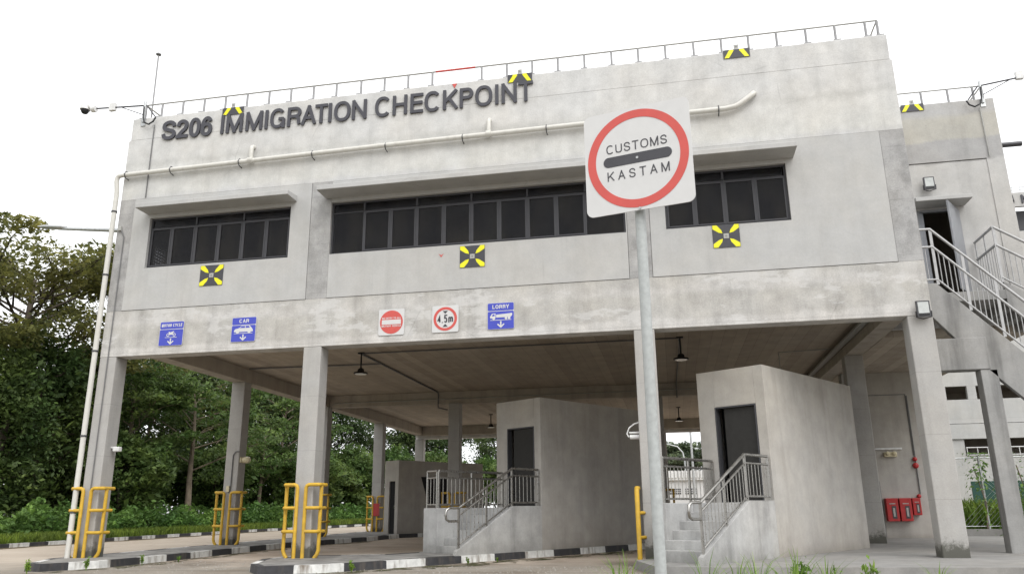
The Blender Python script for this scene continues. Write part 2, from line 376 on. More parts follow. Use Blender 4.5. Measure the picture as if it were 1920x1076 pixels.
M_CREAM = plain('lamp_cream', (.52, .46, .30), .35)
M_DOOR = plain('steel_door_grey', (.27, .28, .30), .4, .3)
M_POST = plain('galvanised_post', (.36, .38, .375), .6, .1, var=.12, scale=24, dirt=.12)
M_DARKG = plain('metal_dark', (.06, .06, .065), .45, .3)
M_KERBW = plain('kerb_white', (.58, .58, .56), .7, var=.14, dirt=1.0)
M_KERBB = plain('kerb_black', (.035, .035, .038), .7, var=.3, dirt=.35)
M_BARK = concrete('bark_pale', (.20, .165, .125), blotch=.5, streak=.4, pour=False)
M_BARKD = concrete('bark_dark', (.085, .07, .055), blotch=.5, streak=.4, pour=False)

def m_glass():
    n = N('tinted_glass')
    g = n.bsdf(n.mix(n.rng(n.noise(1.1, n.scaled((1.6, 1.6, .7)), det=5), .42, .68, 0, 1), (.010, .010, .012), (.025, .023, .02)), n.rng(n.noise(3), .3, .7, .12, .35), 0, .22)  # brownish dust patches in the colour also stand in for uneven reflections
    t = n.new('ShaderNodeBsdfTransparent'); t.inputs['Color'].default_value = (.8, .8, .83, 1)
    m = n.new('ShaderNodeMixShader'); n.link(n.rng(n.noise(1.4, det=3), .3, .7, .42, .55), m.inputs[0])
    n.link(g.outputs[0], m.inputs[1]); n.link(t.outputs[0], m.inputs[2]); return n.done(m)
M_GLASS = m_glass()
def m_ground():
    n = N('sandy_gravel')
    a = n.noise(.35, det=6, rough=.6); b = n.noise(2.2, det=6, rough=.7); f = n.noise(55, det=4, rough=.8)
    c = n.mix(n.rng(a, .38, .64, 0, 1), (.175, .148, .118), (.27, .242, .205))
    c = n.mix(n.rng(b, .45, .7, 0, .7), c, (.22, .205, .18))
    c = n.mix(n.rng(n.noise(.9, n.scaled((1, 1, 1), (3, 8, 1)), det=7, rough=.7), .58, .68, 0, .6), c, (.09, .076, .06))
    c = n.mix(1.0, c, n.ramp(n.rng(f, .25, .75, 0, 1), [(0, .62), (.5, 1.0), (1, 1.25)]), 'MULTIPLY')
    rot = n.new('ShaderNodeMapping'); n.link(n.P(), rot.inputs['Vector']); rot.inputs['Rotation'].default_value = (0, 0, R(-56)); rot.inputs['Scale'].default_value = (.12, 2.2, 1)
    c = n.mix(n.rng(n.noise(1.0, rot.outputs[0], det=5, rough=.6), .54, .68, 0, .55, True), c, n.mix(1.0, c, (.6, .57, .54), 'MULTIPLY'))   # tyre dust along the lanes
    c = n.mix(n.rng(n.noise(.55, n.scaled((1, 1, 1), (4, 9, 0)), det=5), .64, .70, 0, .5, True), c, n.mix(1.0, c, .5, 'MULTIPLY'))          # old oil stains
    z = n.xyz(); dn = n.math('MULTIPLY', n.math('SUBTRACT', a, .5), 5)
    lightened = n.math('MULTIPLY', n.rng(n.math('ADD', z[1], dn), -.6, 2.5, 0, 1, True), n.rng(n.math('ADD', z[0], dn), 22, 20, 0, 1, True))  # mask under the roof: extra light is painted into the ground colour
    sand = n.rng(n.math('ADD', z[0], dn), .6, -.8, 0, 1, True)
    c = n.mix(lightened, c, n.mix(1.0, c, (1.95, 1.85, 1.8), 'MULTIPLY')); c = n.mix(sand, c, n.mix(.55, c, (.36, .315, .26)))
    v = n.new('ShaderNodeTexVoronoi'); v.inputs['Scale'].default_value = 26; n.link(n.P(), v.inputs['Vector'])
    c = n.mix(n.math('MULTIPLY', n.math('LESS_THAN', v.outputs['Distance'], .2), n.rng(n.noise(1.7), .5, .62, 0, .5)), c, (.34, .33, .31))
    return n.done(n.bsdf(c, .95, 0, .15, n.math('ADD', n.math('MULTIPLY', f, .6), b), .6, .03))
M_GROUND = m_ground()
def m_soil():
    n = N('verge_soil'); b = n.noise(1.6, det=6)
    c = n.mix(n.rng(b, .35, .65, 0, 1), (.045, .07, .018), (.10, .095, .05))
    return n.done(n.bsdf(c, .95, 0, .1, b, .6, .05))
M_SOIL = m_soil()
M_GRASS = leafy('grass_blades', (.11, .18, .03), (.19, .24, .05), .42, .3)
M_WEED = leafy('weed_leaves', (.13, .24, .045), (.22, .32, .06), .4, 1.2)
M_UNDER = leafy('undergrowth_leaves', (.10, .20, .055), (.16, .26, .07), .42, .35)
M_LFA = leafy('leaves_olive', (.105, .12, .04), (.19, .185, .065), .45, .22)
M_LFB = leafy('leaves_dark', (.045, .075, .03), (.075, .105, .038), .4, .3)
M_LFC = leafy('leaves_vine', (.05, .09, .03), (.09, .125, .036), .38, .35)
M_LFD = leafy('leaves_bright', (.075, .135, .04), (.125, .175, .055), .42, .4)
M_LFE = leafy('leaves_hazed', (.075, .105, .065), (.11, .14, .085), .25, .12)  # paler, greyer leaf colour has the distance haze painted in

# ------------------------------------------------------------------ ground
def sheet(name, x0, x1, y0, y1, dz, mat):
    ys = [y0]+[y for y in (0, 60) if y0 < y < y1]+[y1]; mb = MB()
    vs = [(x, y, ground_z(y)+dz) for y in ys for x in (x0, x1)]
    mb.add(vs, [(2*i, 2*i+1, 2*i+3, 2*i+2) for i in range(len(ys)-1)])
    return struct(mb.build(name, mat))
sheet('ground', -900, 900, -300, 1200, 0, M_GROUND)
sheet('grass_verge', -900, -9.05, -300, 1200, .10, M_SOIL)

M_ISL = concrete('island_top_concrete', (.20, .195, .185), blotch=.7, streak=0, pour=False)
def m_dirt(name, a, b, lo, hi):
    n = N(name); f = n.noise(2.4, det=7, rough=.75)
    p = n.bsdf(n.mix(n.rng(n.noise(9, det=4), .35, .65, 0, 1), a, b), .95, 0, .1, f, .6, .03)
    t = n.new('ShaderNodeBsdfTransparent'); m = n.new('ShaderNodeMixShader'); n.link(n.rng(f, lo, hi, 0, 1), m.inputs[0])
    n.link(t.outputs[0], m.inputs[1]); n.link(p.outputs[0], m.inputs[2]); return n.done(m)
M_DIRT = m_dirt('kerb_dirt', (.075, .055, .035), (.12, .10, .06), .36, .46)
M_MOSS = m_dirt('kerb_moss', (.05, .06, .02), (.10, .085, .055), .46, .56)
def strip(name, pts, w, mat, dz=.004):
    # a thin irregular layer of dirt along a kerb foot
    mb = MB(); r = random.Random(len(pts)*7+int(w*100)); L_, R_ = [], []
    for (xa, ya), (xb, yb) in zip(pts, pts[1:]):
        d = Vector((xb-xa, yb-ya)); k = max(2, int(d.length/.35)); nrm = Vector((d.y, -d.x)).normalized()
        for i in range(k+1):
            p = Vector((xa, ya))+d*(i/k); q = p+nrm*w*(.55+.6*r.random()); L_.append(p); R_.append(q)
    vs = [(p.x, p.y, ground_z(p.y)+dz) for p in L_]+[(p.x, p.y, ground_z(p.y)+dz) for p in R_]; k = len(L_)
    mb.add(vs, [(i, k+i, k+i+1, i+1) for i in range(k-1)]); return struct(mb.build(name, mat))
def island(name, poly, seg=1.0, h=.15, topmat=M_ISL, phase=0, painted=True):
    """kerbed island: the kerb stones are painted by turns black and white"""
    mb = MB(); k = len(poly)
    area = sum(poly[i][0]*poly[(i+1) % k][1]-poly[(i+1) % k][0]*poly[i][1] for i in range(k))
    if area < 0: poly = poly[::-1]
    d = phase*seg
    def off(i, w):
        p, q, r_ = [Vector(poly[(i+j) % k]) for j in (-1, 0, 1)]
        n1 = Vector((-(q-p).y, (q-p).x)).normalized(); n2 = Vector((-(r_-q).y, (r_-q).x)).normalized()
        m = (n1+n2).normalized(); return q+m*(w/max(.35, m.dot(n1)))
    inn = [off(i, .15) for i in range(k)]
    for i in range(k):
        a, b = Vector(poly[i]), Vector(poly[(i+1) % k]); ai, bi = inn[i], inn[(i+1) % k]
        L = (b-a).length; t = 0
        while t < L-1e-6:
            nx = min(L, t+seg-(d % seg))
            if nx-t < 1e-4: nx = min(L, t+seg)
            par = int(math.floor((d+1e-6)/seg)) % 2
            s0, s1 = t/L, nx/L
            p0, p1, q0, q1 = a.lerp(b, s0), a.lerp(b, s1), ai.lerp(bi, s0), ai.lerp(bi, s1)
            g0, g1 = ground_z(p0.y), ground_z(p1.y)
            mb.cur = (par if painted else 0)
            w = .02
            u0, u1 = p0.lerp(q0, w/.15), p1.lerp(q1, w/.15)
            mb.add([(p0.x, p0.y, g0-.06), (p1.x, p1.y, g1-.06), (u1.x, u1.y, g1+h), (u0.x, u0.y, g0+h), (q1.x, q1.y, g1+h), (q0.x, q0.y, g0+h)],
                   [(0, 1, 2, 3), (3, 2, 4, 5)])
            d += nx-t; t = nx
    kerb = struct(mb.build(name+'_kerb', [M_KERBB, M_KERBW] if painted else [topmat, topmat]))
    mt = MB(); c = [(p.x, p.y, ground_z(p.y)+h-.004) for p in inn]
    bm_pts = c; mt.add(bm_pts, [tuple(range(len(c)))])
    struct(mt.build(name, topmat))
    return kerb
VD = Vector((math.cos(R(56.3)), math.sin(R(56.3)))); UD = Vector((VD.y, -VD.x))
def along(p, t, s=0): return (p[0]+VD.x*t+UD.x*s, p[1]+VD.y*t+UD.y*s)
A1, A2 = (10.42, 3.03), (15.57, .15)
island('traffic_island', [(.62, -2.12), (1.05, -2.2), (1.55, -1.1), (1.56, 2), (1.5, 7.8), (2.42, 12.2), (2.62, 15.2), along((2.62, 15.2), 7), (5.6, 26), (-.45, 26), (-.45, -.2)], phase=0)
e2 = along(A1, 0, .1)
island('lane_island', [(6.05, -2.72), along(e2, -6.15), along(e2, 16), along(e2, 16, -2.1), along(e2, -3.2, -2.1), (5.0, .9), (4.85, -.3), (5.45, -1.9)], phase=.35)
island('apron', [(13.2, -2.35), (14.2, -2.62), (30, -2.0), (30, 14.2), (21.9, 14.2), (12.78, -.62)], painted=False, topmat=M_APRON)
strip('dirt_strip', [(-8.9, -2), (-8.9, 25), (-7.0, 38)], .7, M_DIRT)
strip('dirt_strip', [(1.2, -2.35), (1.62, -1.1), (1.6, 2), (1.55, 7.8), (2.45, 12.2)], .55, M_MOSS, .005)
strip('dirt_strip', [(6.1, -2.76), along(e2, -6.1, .05), along(e2, -2, .05), along(e2, 8, .05)], .8, M_MOSS, .006)
strip('dirt_strip', [(13.3, -2.45), (14.2, -2.7), (19, -2.45)], .9, M_MOSS, .007)
# verge kerb
def line_kerb(name, pts, seg=.9, w=.13, h=.13):
    mb = MB(); d = 0
    for (x0, y0), (x1, y1) in zip(pts, pts[1:]):
        L = math.hypot(x1-x0, y1-y0); k = int(L/seg)
        for i in range(k):
            mb.cur = i % 2; a, b = i/k, (i+1)/k
            xa, ya, xb, yb = x0+(x1-x0)*a, y0+(y1-y0)*a, x0+(x1-x0)*b, y0+(y1-y0)*b
            za, zb = ground_z(ya), ground_z(yb)
            mb.hexa([(xa, ya, za-.05), (xb, yb, zb-.05), (xb-w, yb, zb-.05), (xa-w, ya, za-.05), (xa, ya, za+h), (xb, yb, zb+h), (xb-w, yb, zb+h), (xa-w, ya, za+h)])
    return struct(mb.build(name, [M_KERBB, M_KERBW]))
line_kerb('verge_kerb', [(-8.95, -20), (-8.95, 25), (-7.0, 38), (-3.5, 47), (4, 55), (20, 60)])

# ------------------------------------------------------------------ checkpoint building
B = thing('checkpoint_building', 'raw concrete two storey checkpoint building on columns over the vehicle lanes', 'building', (9.5, 12, 0))
def bpart(name, mb, mat, bevel=.012, parent=B): return mb.build(name, mat, parent, bevel)
XC = [(0, .45), (5.36, 5.80), (12.98, 13.42), (18.47, 18.95)]
# facade: fascia, pilasters, upper band
fa = MB(); fa.box(0, 18.95, 0, .4, 4.8, 5.95); bpart('fascia', fa, M_FASC, .01)
for a, b in ((0, .43), (5.33, 5.86), (12.96, 13.46), (18.46, 18.95)):
    fa = MB(); fa.box(a, b, 0, .3, 5.95, 8.92); bpart('pilaster', fa, M_PIL, .006)
fa = MB(); fa.box(0, 18.95, 0, .3, 8.92, 10.62); bpart('upper_band', fa, M_FAC, .008)
pp = MB(); pp.box(.04, 18.92, .006, .3, 10.62, 11.26); bpart('parapet', pp, M_FAC, .02)
cop = MB()
# infill panels round the window openings
WIN = [(.93, 4.80, 6), (5.86, 12.93, 12), (13.81, 16.46, 4)]
PAN = [(.43, 5.33), (5.86, 12.96), (13.46, 18.46)]
pl = MB()
for (a, b), (w0, w1, k) in zip(PAN, WIN):
    y0, y1 = -.012, .2
    a += .007; b -= .007
    pl.box(a, b, y0, y1, 5.957, 7.03); pl.box(a, b, y0, y1, 8.36, 8.913)
    if w0-a > .02: pl.box(a, w0, y0, y1, 7.03, 8.36)
    if b-w1 > .02: pl.box(w1, b, y0, y1, 7.03, 8.36)
bpart('infill_panel', pl, M_PLASTER, 0)
# canopies
for (a, b, d) in ((.84, 4.95, .52), (5.72, 13.0, .6), (13.7, 16.64, .62)):
    c = MB(); c.hexa([(a, -d, 8.46), (b, -d, 8.46), (b, -.013, 8.46), (a, -.013, 8.46), (a, -d, 8.575), (b, -d, 8.575), (b, -.013, 8.62), (a, -.013, 8.62)])
    bpart('window_canopy', c, M_PLASTER, .012)
# windows: a dark frame, transom strip above, casements
def window(x0, x1, mul, z0=7.03, z1=8.36, y=.07, zt=8.10):
    """mul: mullion positions; a first or last light wider than the rest is fixed and has no sash"""
    f = MB(); t = .045
    f.box(x0, x1, y, y+.06, z0, z0+t); f.box(x0, x1, y, y+.06, z1-t, z1); f.box(x0, x0+t, y, y+.06, z0+t, z1-t); f.box(x1-t, x1, y, y+.06, z0+t, z1-t)
    f.box(x0+t, x1-t, y+.002, y+.058, zt-.02, zt+.006)
    ed = [x0+t]+mul+[x1-t]; k = len(ed)-1; tm = []
    for i, xm in enumerate(mul):
        f.box(xm-.02, xm+.02, y-.004, y+.055, z0+t, zt-.02)
        if (i % 2 == 0) == (len(mul) > 6): f.box(xm-.022, xm+.022, y-.002, y+.057, zt+.02, z1-t); tm.append(xm)
    fo = bpart('window', f, M_FRAME, .004)
    for i in range(k):
        a, b = ed[i], ed[i+1]; fixed = b-a > .75
        aa, bb = a+(.02 if i else .002), b-(.02 if i < k-1 else .002); za, zb = z0+t+.004, zt-.024; yy = y-.012; q = .034
        if fixed: q = .0
        else:
            s_ = MB(); s_.box(aa, bb, yy, yy+.05, za, za+q); s_.box(aa, bb, yy, yy+.05, zb-q, zb)
            s_.box(aa, aa+q, yy, yy+.05, za+q, zb-q); s_.box(bb-q, bb, yy, yy+.05, za+q, zb-q); s_.build('sash', M_FRAME, fo, .004)
        g = MB(); g.box(aa+q, bb-q, yy+.02, yy+.028, za+q, zb-q); g.build('pane', M_GLASS, fo)
    te = [x0+t]+tm+[x1-t]
    for a, b in zip(te, te[1:]):
        g = MB(); g.box(a+.026, b-.026, y+.02, y+.03, zt+.02, z1-t); g.build('pane', M_GLASS, fo)
for (a, b, k), ml in zip(WIN, ([1.545, 2.20, 2.855, 3.507, 4.14], [6.687, 7.365, 8.013, 8.685, 9.354, 10.022, 10.69, 11.362, 12.037], [14.46, 15.11, 15.775])): window(a, b, ml)
# side and rear walls, roof, floor
sw = MB(); X0, X1 = 0, .2
sw.box(X0, X1, .3, 1.3, 5.95, 10.6); sw.box(X0, X1, 1.95, 25.4, 5.95, 10.6); sw.box(X0, X1, 1.3, 1.95, 5.95, 7.5); sw.box(X0, X1, 1.3, 1.95, 8.15, 10.6)
sw.box(18.75, 18.95, .3, 25.4, 5.95, 10.6); sw.box(0, 18.95, 25.1, 25.4, 4.92, 10.6)
sw.box(.06, .22, .3, 25.3, 10.6, 11.24); sw.box(18.73, 18.9, .3, 25.3, 10.6, 11.24); sw.box(.22, 18.73, 25.14, 25.3, 10.6, 11.24)
bpart('side_wall', sw, M_FAC, 0)
gr = MB()
for i in range(6): gr.box(.06, .1, 1.3+.09+i*.1, 1.3+.12+i*.1, 7.5, 8.15)
for i in range(7): gr.box(.05, .11, 1.3, 1.95, 7.53+i*.09, 7.555+i*.09)
bpart('vent_grille', gr, M_WHITE, 0)
it = MB(); it.box(.2, 18.75, 4.0, 4.15, 5.95, 10.55); bpart('partition_wall', it, M_BEAM, 0)
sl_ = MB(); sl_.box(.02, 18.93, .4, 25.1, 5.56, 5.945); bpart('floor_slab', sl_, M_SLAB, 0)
rf = MB(); rf.box(.2, 18.75, .3, 25.14, 10.45, 10.6); bpart('roof_slab', rf, M_SLAB, 0)
# beams
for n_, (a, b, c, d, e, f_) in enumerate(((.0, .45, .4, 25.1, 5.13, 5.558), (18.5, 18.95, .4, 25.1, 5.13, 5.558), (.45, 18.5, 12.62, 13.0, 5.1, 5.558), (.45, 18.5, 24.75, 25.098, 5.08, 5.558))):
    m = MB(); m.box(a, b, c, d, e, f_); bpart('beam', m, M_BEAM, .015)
# columns
GRID = [(i, y) for i in (0, 3) for y in (0, 6.1, 12.5, 18.75, 25.0)]+[(i, y) for i in (1, 2) for y in (0, 12.5, 25.0)]
for i, y in GRID:
    a, b = XC[i]; m = MB(); top = 4.8 if y == 0 else 5.13
    if y == 12.5 and i in (1, 2): top = 5.1
    if y == 25.0: top = 4.92
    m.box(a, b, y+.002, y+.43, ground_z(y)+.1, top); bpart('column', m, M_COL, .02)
# soffit beside wing, trunking under the right edge beam
tr = MB(); tr.box(18.36, 18.46, .5, 12.4, 5.36, 5.48); tr.box(18.3, 18.36, .5, 12.4, 5.36, 5.385); bpart('cable_trunking', tr, M_CONDL, .004)

# wing set back on the right
wg = MB(); WY = 3.65
wg.box(18.97, 20.12, WY, WY+.2, 5.3, 9.58); wg.box(21.08, 21.95, WY, WY+.2, 5.3, 9.58); wg.box(20.12, 21.08, WY, WY+.2, 8.32, 9.58); wg.box(20.12, 21.08, WY, WY+.2, 5.3, 6.0)
wg.box(21.95, 22.36, WY-.02, WY+.3, 5.3, 9.6); wg.box(18.97, 22.36, WY-.02, WY+.3, 9.6, 11.25)
wg.box(22.16, 22.36, WY+.3, 14, 5.3, 11.25); wg.box(18.97, 22.16, 13.8, 14, 5.3, 11.25)
bpart('wing_wall', wg, M_WING, 0)
w2 = MB(); w2.box(18.97, 22.34, WY+.3, 13.8, 5.14, 5.4); bpart('wing_soffit', w2, M_SLAB, .01)
w3 = MB(); w3.box(18.97, 22.16, WY+.3, 13.8, 10.5, 10.65); w3.box(18.97, 22.1, 6.5, 6.6, 5.4, 10.5); bpart('wing_roof', w3, M_BEAM, 0)
for n_, (x, y) in enumerate(((19.0, 9.4),)):
    m = MB(); m.box(x, x+.42, y, y+.42, .1, 5.14); bpart('column', m, M_COL, .02)
w4 = MB(); w4.box(19.42, 21.3, 9.5, 9.7, .12, 5.14); bpart('wing_back_wall', w4, M_BOOTH, .01)
fr_ = MB(); t = 9.485
fr_.box(19.69, 19.71, t, 9.5, .2, 4.43); fr_.box(20.8, 20.82, t, 9.5, 2.6, 4.43); fr_.box(19.69, 20.82, t-.002, 9.5, 4.43, 4.45)
bpart('sealed_opening_joint', fr_, M_COND, 0)
# wing door
df = MB(); df.box(20.12, 20.17, WY+.02, WY+.12, 6.0, 8.32); df.box(21.03, 21.08, WY+.02, WY+.12, 6.0, 8.32); df.box(20.17, 21.03, WY+.02, WY+.12, 8.27, 8.32)
dfo = bpart('door', df, M_DOOR, .004)
dl = MB()
p0, p1 = Vector((21.06, WY+.01, 0)), Vector((20.56, WY-.78, 0)); dv = (p1-p0).normalized(); dn = Vector((-dv.y, dv.x, 0))*.045
dl.hexa([(p0.x, p0.y, 6.02), (p1.x, p1.y, 6.02), (p1.x+dn.x, p1.y+dn.y, 6.02), (p0.x+dn.x, p0.y+dn.y, 6.02), (p0.x, p0.y, 8.26), (p1.x, p1.y, 8.26), (p1.x+dn.x, p1.y+dn.y, 8.26), (p0.x+dn.x, p0.y+dn.y, 8.26)])
dl.build('door_leaf', M_DOOR, dfo, .004)
dh = MB(); hp = p0+dv*.82
for s_ in (-1, 1):
    o_ = hp+dn*(.5+s_*1.2); dh.tube([(o_.x, o_.y, 7.0), (o_.x, o_.y, 7.005), (o_.x-dv.x*.13, o_.y-dv.y*.13, 7.0)], .012, 6)
dh.build('handle', M_INOX, dfo)
sd_ = MB(); sd_.box(20.17, 20.27, WY+.05, WY+.1, 6.02, 8.26); sd_.build('door_leaf', M_DOOR, dfo, .004)
dc = MB(); dc.hexa([(19.95, WY-.6, 8.36), (21.25, WY-.6, 8.36), (21.25, WY-.02, 8.36), (19.95, WY-.02, 8.36), (19.95, WY-.6, 8.46), (21.25, WY-.6, 8.46), (21.25, WY-.02, 8.52), (19.95, WY-.02, 8.52)]); bpart('door_canopy', dc, M_PLASTER, .01)

# ------------------------------------------------------------------ outside stair on the right
ST = thing('outside_staircase', 'concrete outside staircase with light steel railings at the right end', 'staircase', (20.3, 2.4, .2))
SY, SY2 = 1.5, 2.35
sg = MB()
def sprism(poly, y0, y1, mb): mb.prism(poly, y0, y1, lambda a, b, d: (a, d, b))
sprism([(19.0, 5.84), (19.6, 5.84), (23.4, 1.72), (23.4, .6), (20.35, 3.88), (19.4, 5.1), (19.0, 5.1)], SY, SY+.14, sg)
sg.build('stringer', M_STRING, ST, .01)
fl = MB(); k = 22
for i in range(k):
    xa = 19.6+i*.175; za = 5.84-i*.19-.19
    fl.box(xa, xa+.19, SY+.14, SY2, za-.2, za)
fl.build('steps', M_STRING, ST)
ld = MB(); ld.box(19.0, 19.6, SY+.14, SY2, 5.6, 5.82); ld.box(19.0, 21.3, SY2, WY-.04, 5.6, 5.82); ld.build('landing', M_STRING, ST, .01)
f2 = MB()
for i in range(14):
    xa = 21.3+i*.28; za = 5.82-i*.18-.18
    f2.box(xa, xa+.3, SY2+.1, WY-.04, za-.22, za)
sprism([(21.3, 6.0), (23.9, 4.25), (23.9, 3.6), (21.3, 5.4)], SY2, SY2+.1, f2)
f2.build('steps', M_STRING, ST)
def railing_run(pts, h, hm, parent, y, r=.032, step=.14, mat=M_RAIL, low=.1):
    """pts: floor line (x,z); top rail, mid rail, low rail, posts and balusters in the plane y"""
    mb = MB()
    for hh, rr in ((h, r), (hm, r*.95), (low, r*.7)):
        mb.tube([(x, y, z+hh) for x, z in pts], rr, 8)
    mb.build('handrail', mat, parent)
    for (xa, za), (xb, zb) in zip(pts, pts[1:]):
        L = math.hypot(xb-xa, zb-za); n = max(2, int(L/step))
        for i in range(n+1):
            x, z = xa+(xb-xa)*i/n, za+(zb-za)*i/n
            if i % 6 == 0:
                q = MB(); q.box(x-.03, x+.03, y-.012, y+.012, z-.02, z+h); q.build('post', mat, parent)
            elif i < n:
                q = MB(); q.tube([(x, y, z+low), (x, y, z+hm)], .011, 6, False); q.build('baluster', mat, parent)
railing_run([(19.0, 5.84), (19.66, 5.84), (23.3, 1.9)], 1.28, .86, ST, SY+.06)
railing_run([(21.3, 6.02), (23.8, 4.3)], 1.32, .88, ST, SY2+.05)
mb = MB()
for hh in (1.33, .89): mb.tube([(21.3, WY-.06, 6.02+hh), (21.3, SY2+.05, 6.02+hh)], .032, 8)
mb.build('handrail', M_RAIL, ST)
for i in range(9):
    y = WY-.1-i*.14; q = MB(); q.tube([(21.3, y, 5.85), (21.3, y, 6.02+(1.33 if i % 4 == 0 else .89))], .02 if i % 4 == 0 else .011, 6, False); q.build('post' if i % 4 == 0 else 'baluster', M_RAIL, ST)
bm_ = MB(); bm_.box(18.96, 20.4, SY-.02, SY+.35, 3.89, 4.58); bm_.build('support_beam', M_STRING, ST, .012)
sc_ = MB(); sc_.box(20.19, 20.53, SY, SY+.32, .12, 3.885); sc_.build('column', M_STRING, ST, .015)

# ------------------------------------------------------------------ raised booths
def booth(name, label, A, z0, H, ps=2.25, pw=1.79):
    """A: the near corner; local axes: s forward (towards the viewer), w to the left, seen along the lanes"""
    T = thing(name, label, 'booth', (A[0], A[1], z0), 'raised inspection booths between the lanes')
    def L(s, w, z): return (A[0]-VD.x*s-UD.x*w, A[1]-VD.y*s-UD.y*w, z0+z)
    Wd, Ln, LZ = 1.58, 4.45, 1.02
    def bx(mb, s0, s1, w0, w1, za, zb): return mb.box(s0, s1, w0, w1, za, zb, L)
    m = MB(); th = .14
    bx(m, -th, 0, 0, .22, -.05, H); bx(m, -th, 0, 1.18, Wd, -.05, H); bx(m, -th, 0, .22, 1.18, 3.0, H); bx(m, -th, 0, .22, 1.18, -.05, LZ)
    bx(m, -Ln, -th, 0, th, -.05, H); bx(m, -Ln, -th, Wd-th, Wd, -.05, H); bx(m, -Ln, -Ln+th, th, Wd-th, -.05, H)
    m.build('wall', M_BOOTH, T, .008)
    m = MB(); bx(m, -Ln+th, -th, th, Wd-th, H-.15, H-.02); bx(m, -Ln+th, -th, th, Wd-th, LZ-.15, LZ); m.build('roof', M_BOOTH, T)
    m = MB(); bx(m, -th, .006, .22, .25, LZ, 3.0); bx(m, -th, .006, 1.15, 1.18, LZ, 3.0); bx(m, -th, .006, .25, 1.15, 2.97, 3.0); d = m.build('door', M_DARKG, T)
    m = MB(); bx(m, -th-.62, -th-.57, th+.05, Wd-th-.02, LZ, 3.2); m.build('dark_backing', M_DARK, d)  # near-black sheet added to stand in for the unlit booth interior
    m = MB(); bx(m, -.10, -.07, .25, 1.0, LZ, 2.97); m.build('door_leaf', M_DARKL, d)
    # stair: landing .98 deep, then a flight down to s = 2.75
    m = MB(); bx(m, .002, .98, .1, 1.26, -.05, LZ); n = 6
    for i in range(n-1):
        sa = .98+i*.262; bx(m, sa, sa+.262, .1, 1.26, -.05, LZ*(n-1-i)/n)
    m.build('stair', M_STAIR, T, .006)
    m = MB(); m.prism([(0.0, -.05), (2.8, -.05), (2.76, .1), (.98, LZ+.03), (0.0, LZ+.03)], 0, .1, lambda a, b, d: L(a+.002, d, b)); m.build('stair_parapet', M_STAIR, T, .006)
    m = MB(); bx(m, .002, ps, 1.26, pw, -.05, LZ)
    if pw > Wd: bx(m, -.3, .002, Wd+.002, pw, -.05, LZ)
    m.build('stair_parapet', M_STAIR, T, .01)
    # railings
    def rail(pts, loop=False):
        mb = MB(); h, hm, lo = .86, .70, .08
        P = [Vector(p) for p in pts]
        top = [L(p.x, p.y, p.z+h) for p in P]
        mb.tube(top, .03, 8)
        mb.tube([L(p.x, p.y, p.z+hm) for p in P], .022, 8); mb.tube([L(p.x, p.y, p.z+lo) for p in P], .02, 8)
        if loop:
            e = P[-1]
            mb.tube([L(e.x, e.y, e.z+h), L(e.x+.28, e.y, e.z+h-.0), L(e.x+.36, e.y, e.z+h-.05), L(e.x+.38, e.y, e.z+h-.14), L(e.x+.36, e.y, e.z+h-.24), L(e.x+.28, e.y, e.z+h-.28), L(e.x, e.y, e.z+h-.28)], .028, 8)
        ro = mb.build('railing', M_INOX, T)
        first = True
        for a, b in zip(P, P[1:]):
            n_ = max(2, round((b-a).length/.135))
            for i in range(n_+1):
                p = a.lerp(b, i/n_)
                if i in (0, n_) or (n_ > 9 and i == n_//2):
                    if i == 0 and not first: continue
                    q = MB(); bx(q, p.x-.02, p.x+.02, p.y-.02, p.y+.02, p.z-.02, p.z+h-.01); q.build('post', M_INOX, ro)
                else:
                    q = MB(); q.tube([L(p.x, p.y, p.z+lo), L(p.x, p.y, p.z+hm)], .0085, 6, False); q.build('baluster', M_INOX, ro)
            first = False
    rail([(.06, .05, LZ+.03), (.98, .05, LZ+.03), (2.66, .05, .15)], True)
    rail([(.05, 1.32, LZ), (ps-.07, 1.32, LZ)])
    if pw > 1.6: rail([(ps-.07, 1.38, LZ), (ps-.07, pw-.05, LZ)])
    return T
booth('raised_booth', 'raised concrete booth beside the middle lane, its stair left of the sign post', A1, .15, 3.71)
booth('raised_booth', 'raised concrete booth right of the sign post with its stair facing the viewer', A2, .18, 3.785, 1.95, 1.46)
# low booth on the first island
T0 = thing('low_booth', 'low flat topped concrete booth at the far left lane behind the columns', 'booth', (2.45, 15.4, .25))
A0 = (2.42, 15.45)
def L0(s, w, z): return (A0[0]-VD.x*s-UD.x*w, A0[1]-VD.y*s-UD.y*w, .25+z)
m = MB()
m.box(-.14, 0, 0, .22, -.05, 2.95, L0); m.box(-.14, 0, .62, .95, -.05, 2.95, L0); m.box(-.14, 0, .22, .62, 2.1, 2.95, L0)
m.box(-4.8, -.14, .83, .95, -.05, 2.95, L0); m.box(-4.8, -4.66, .12, .83, -.05, 2.95, L0)
m.box(-1.2, -.14, 0, .12, -.05, 2.95, L0); m.box(-4.8, -1.2, 0, .12, -.05, 1.15, L0); m.box(-4.8, -1.2, 0, .12, 2.3, 2.95, L0); m.box(-4.8, -3.1, 0, .12, 1.15, 2.3, L0)
m.prism([(-1.2, 1.15), (-1.62, 1.15), (-1.2, 2.3)], .001, .119, lambda a, b, d: L0(a, d, b))
m.build('wall', M_BOOTH, T0, .008)
m = MB(); m.box(-4.6, -.14, .12, .83, 2.75, 2.9, L0); m.build('roof', M_BEAM, T0)
m = MB(); m.box(-.1, -.06, .22, .62, -.05, 2.1, L0); dd = m.build('door', M_DARK, T0)
m = MB(); m.box(-.06, -.02, .26, .3, 1.0, 1.12, L0); m.build('handle', M_INOX, dd)
m = MB(); m.box(-3.1, -1.2, .04, .08, 1.15, 2.3, L0); m.build('window', M_DARK, T0)
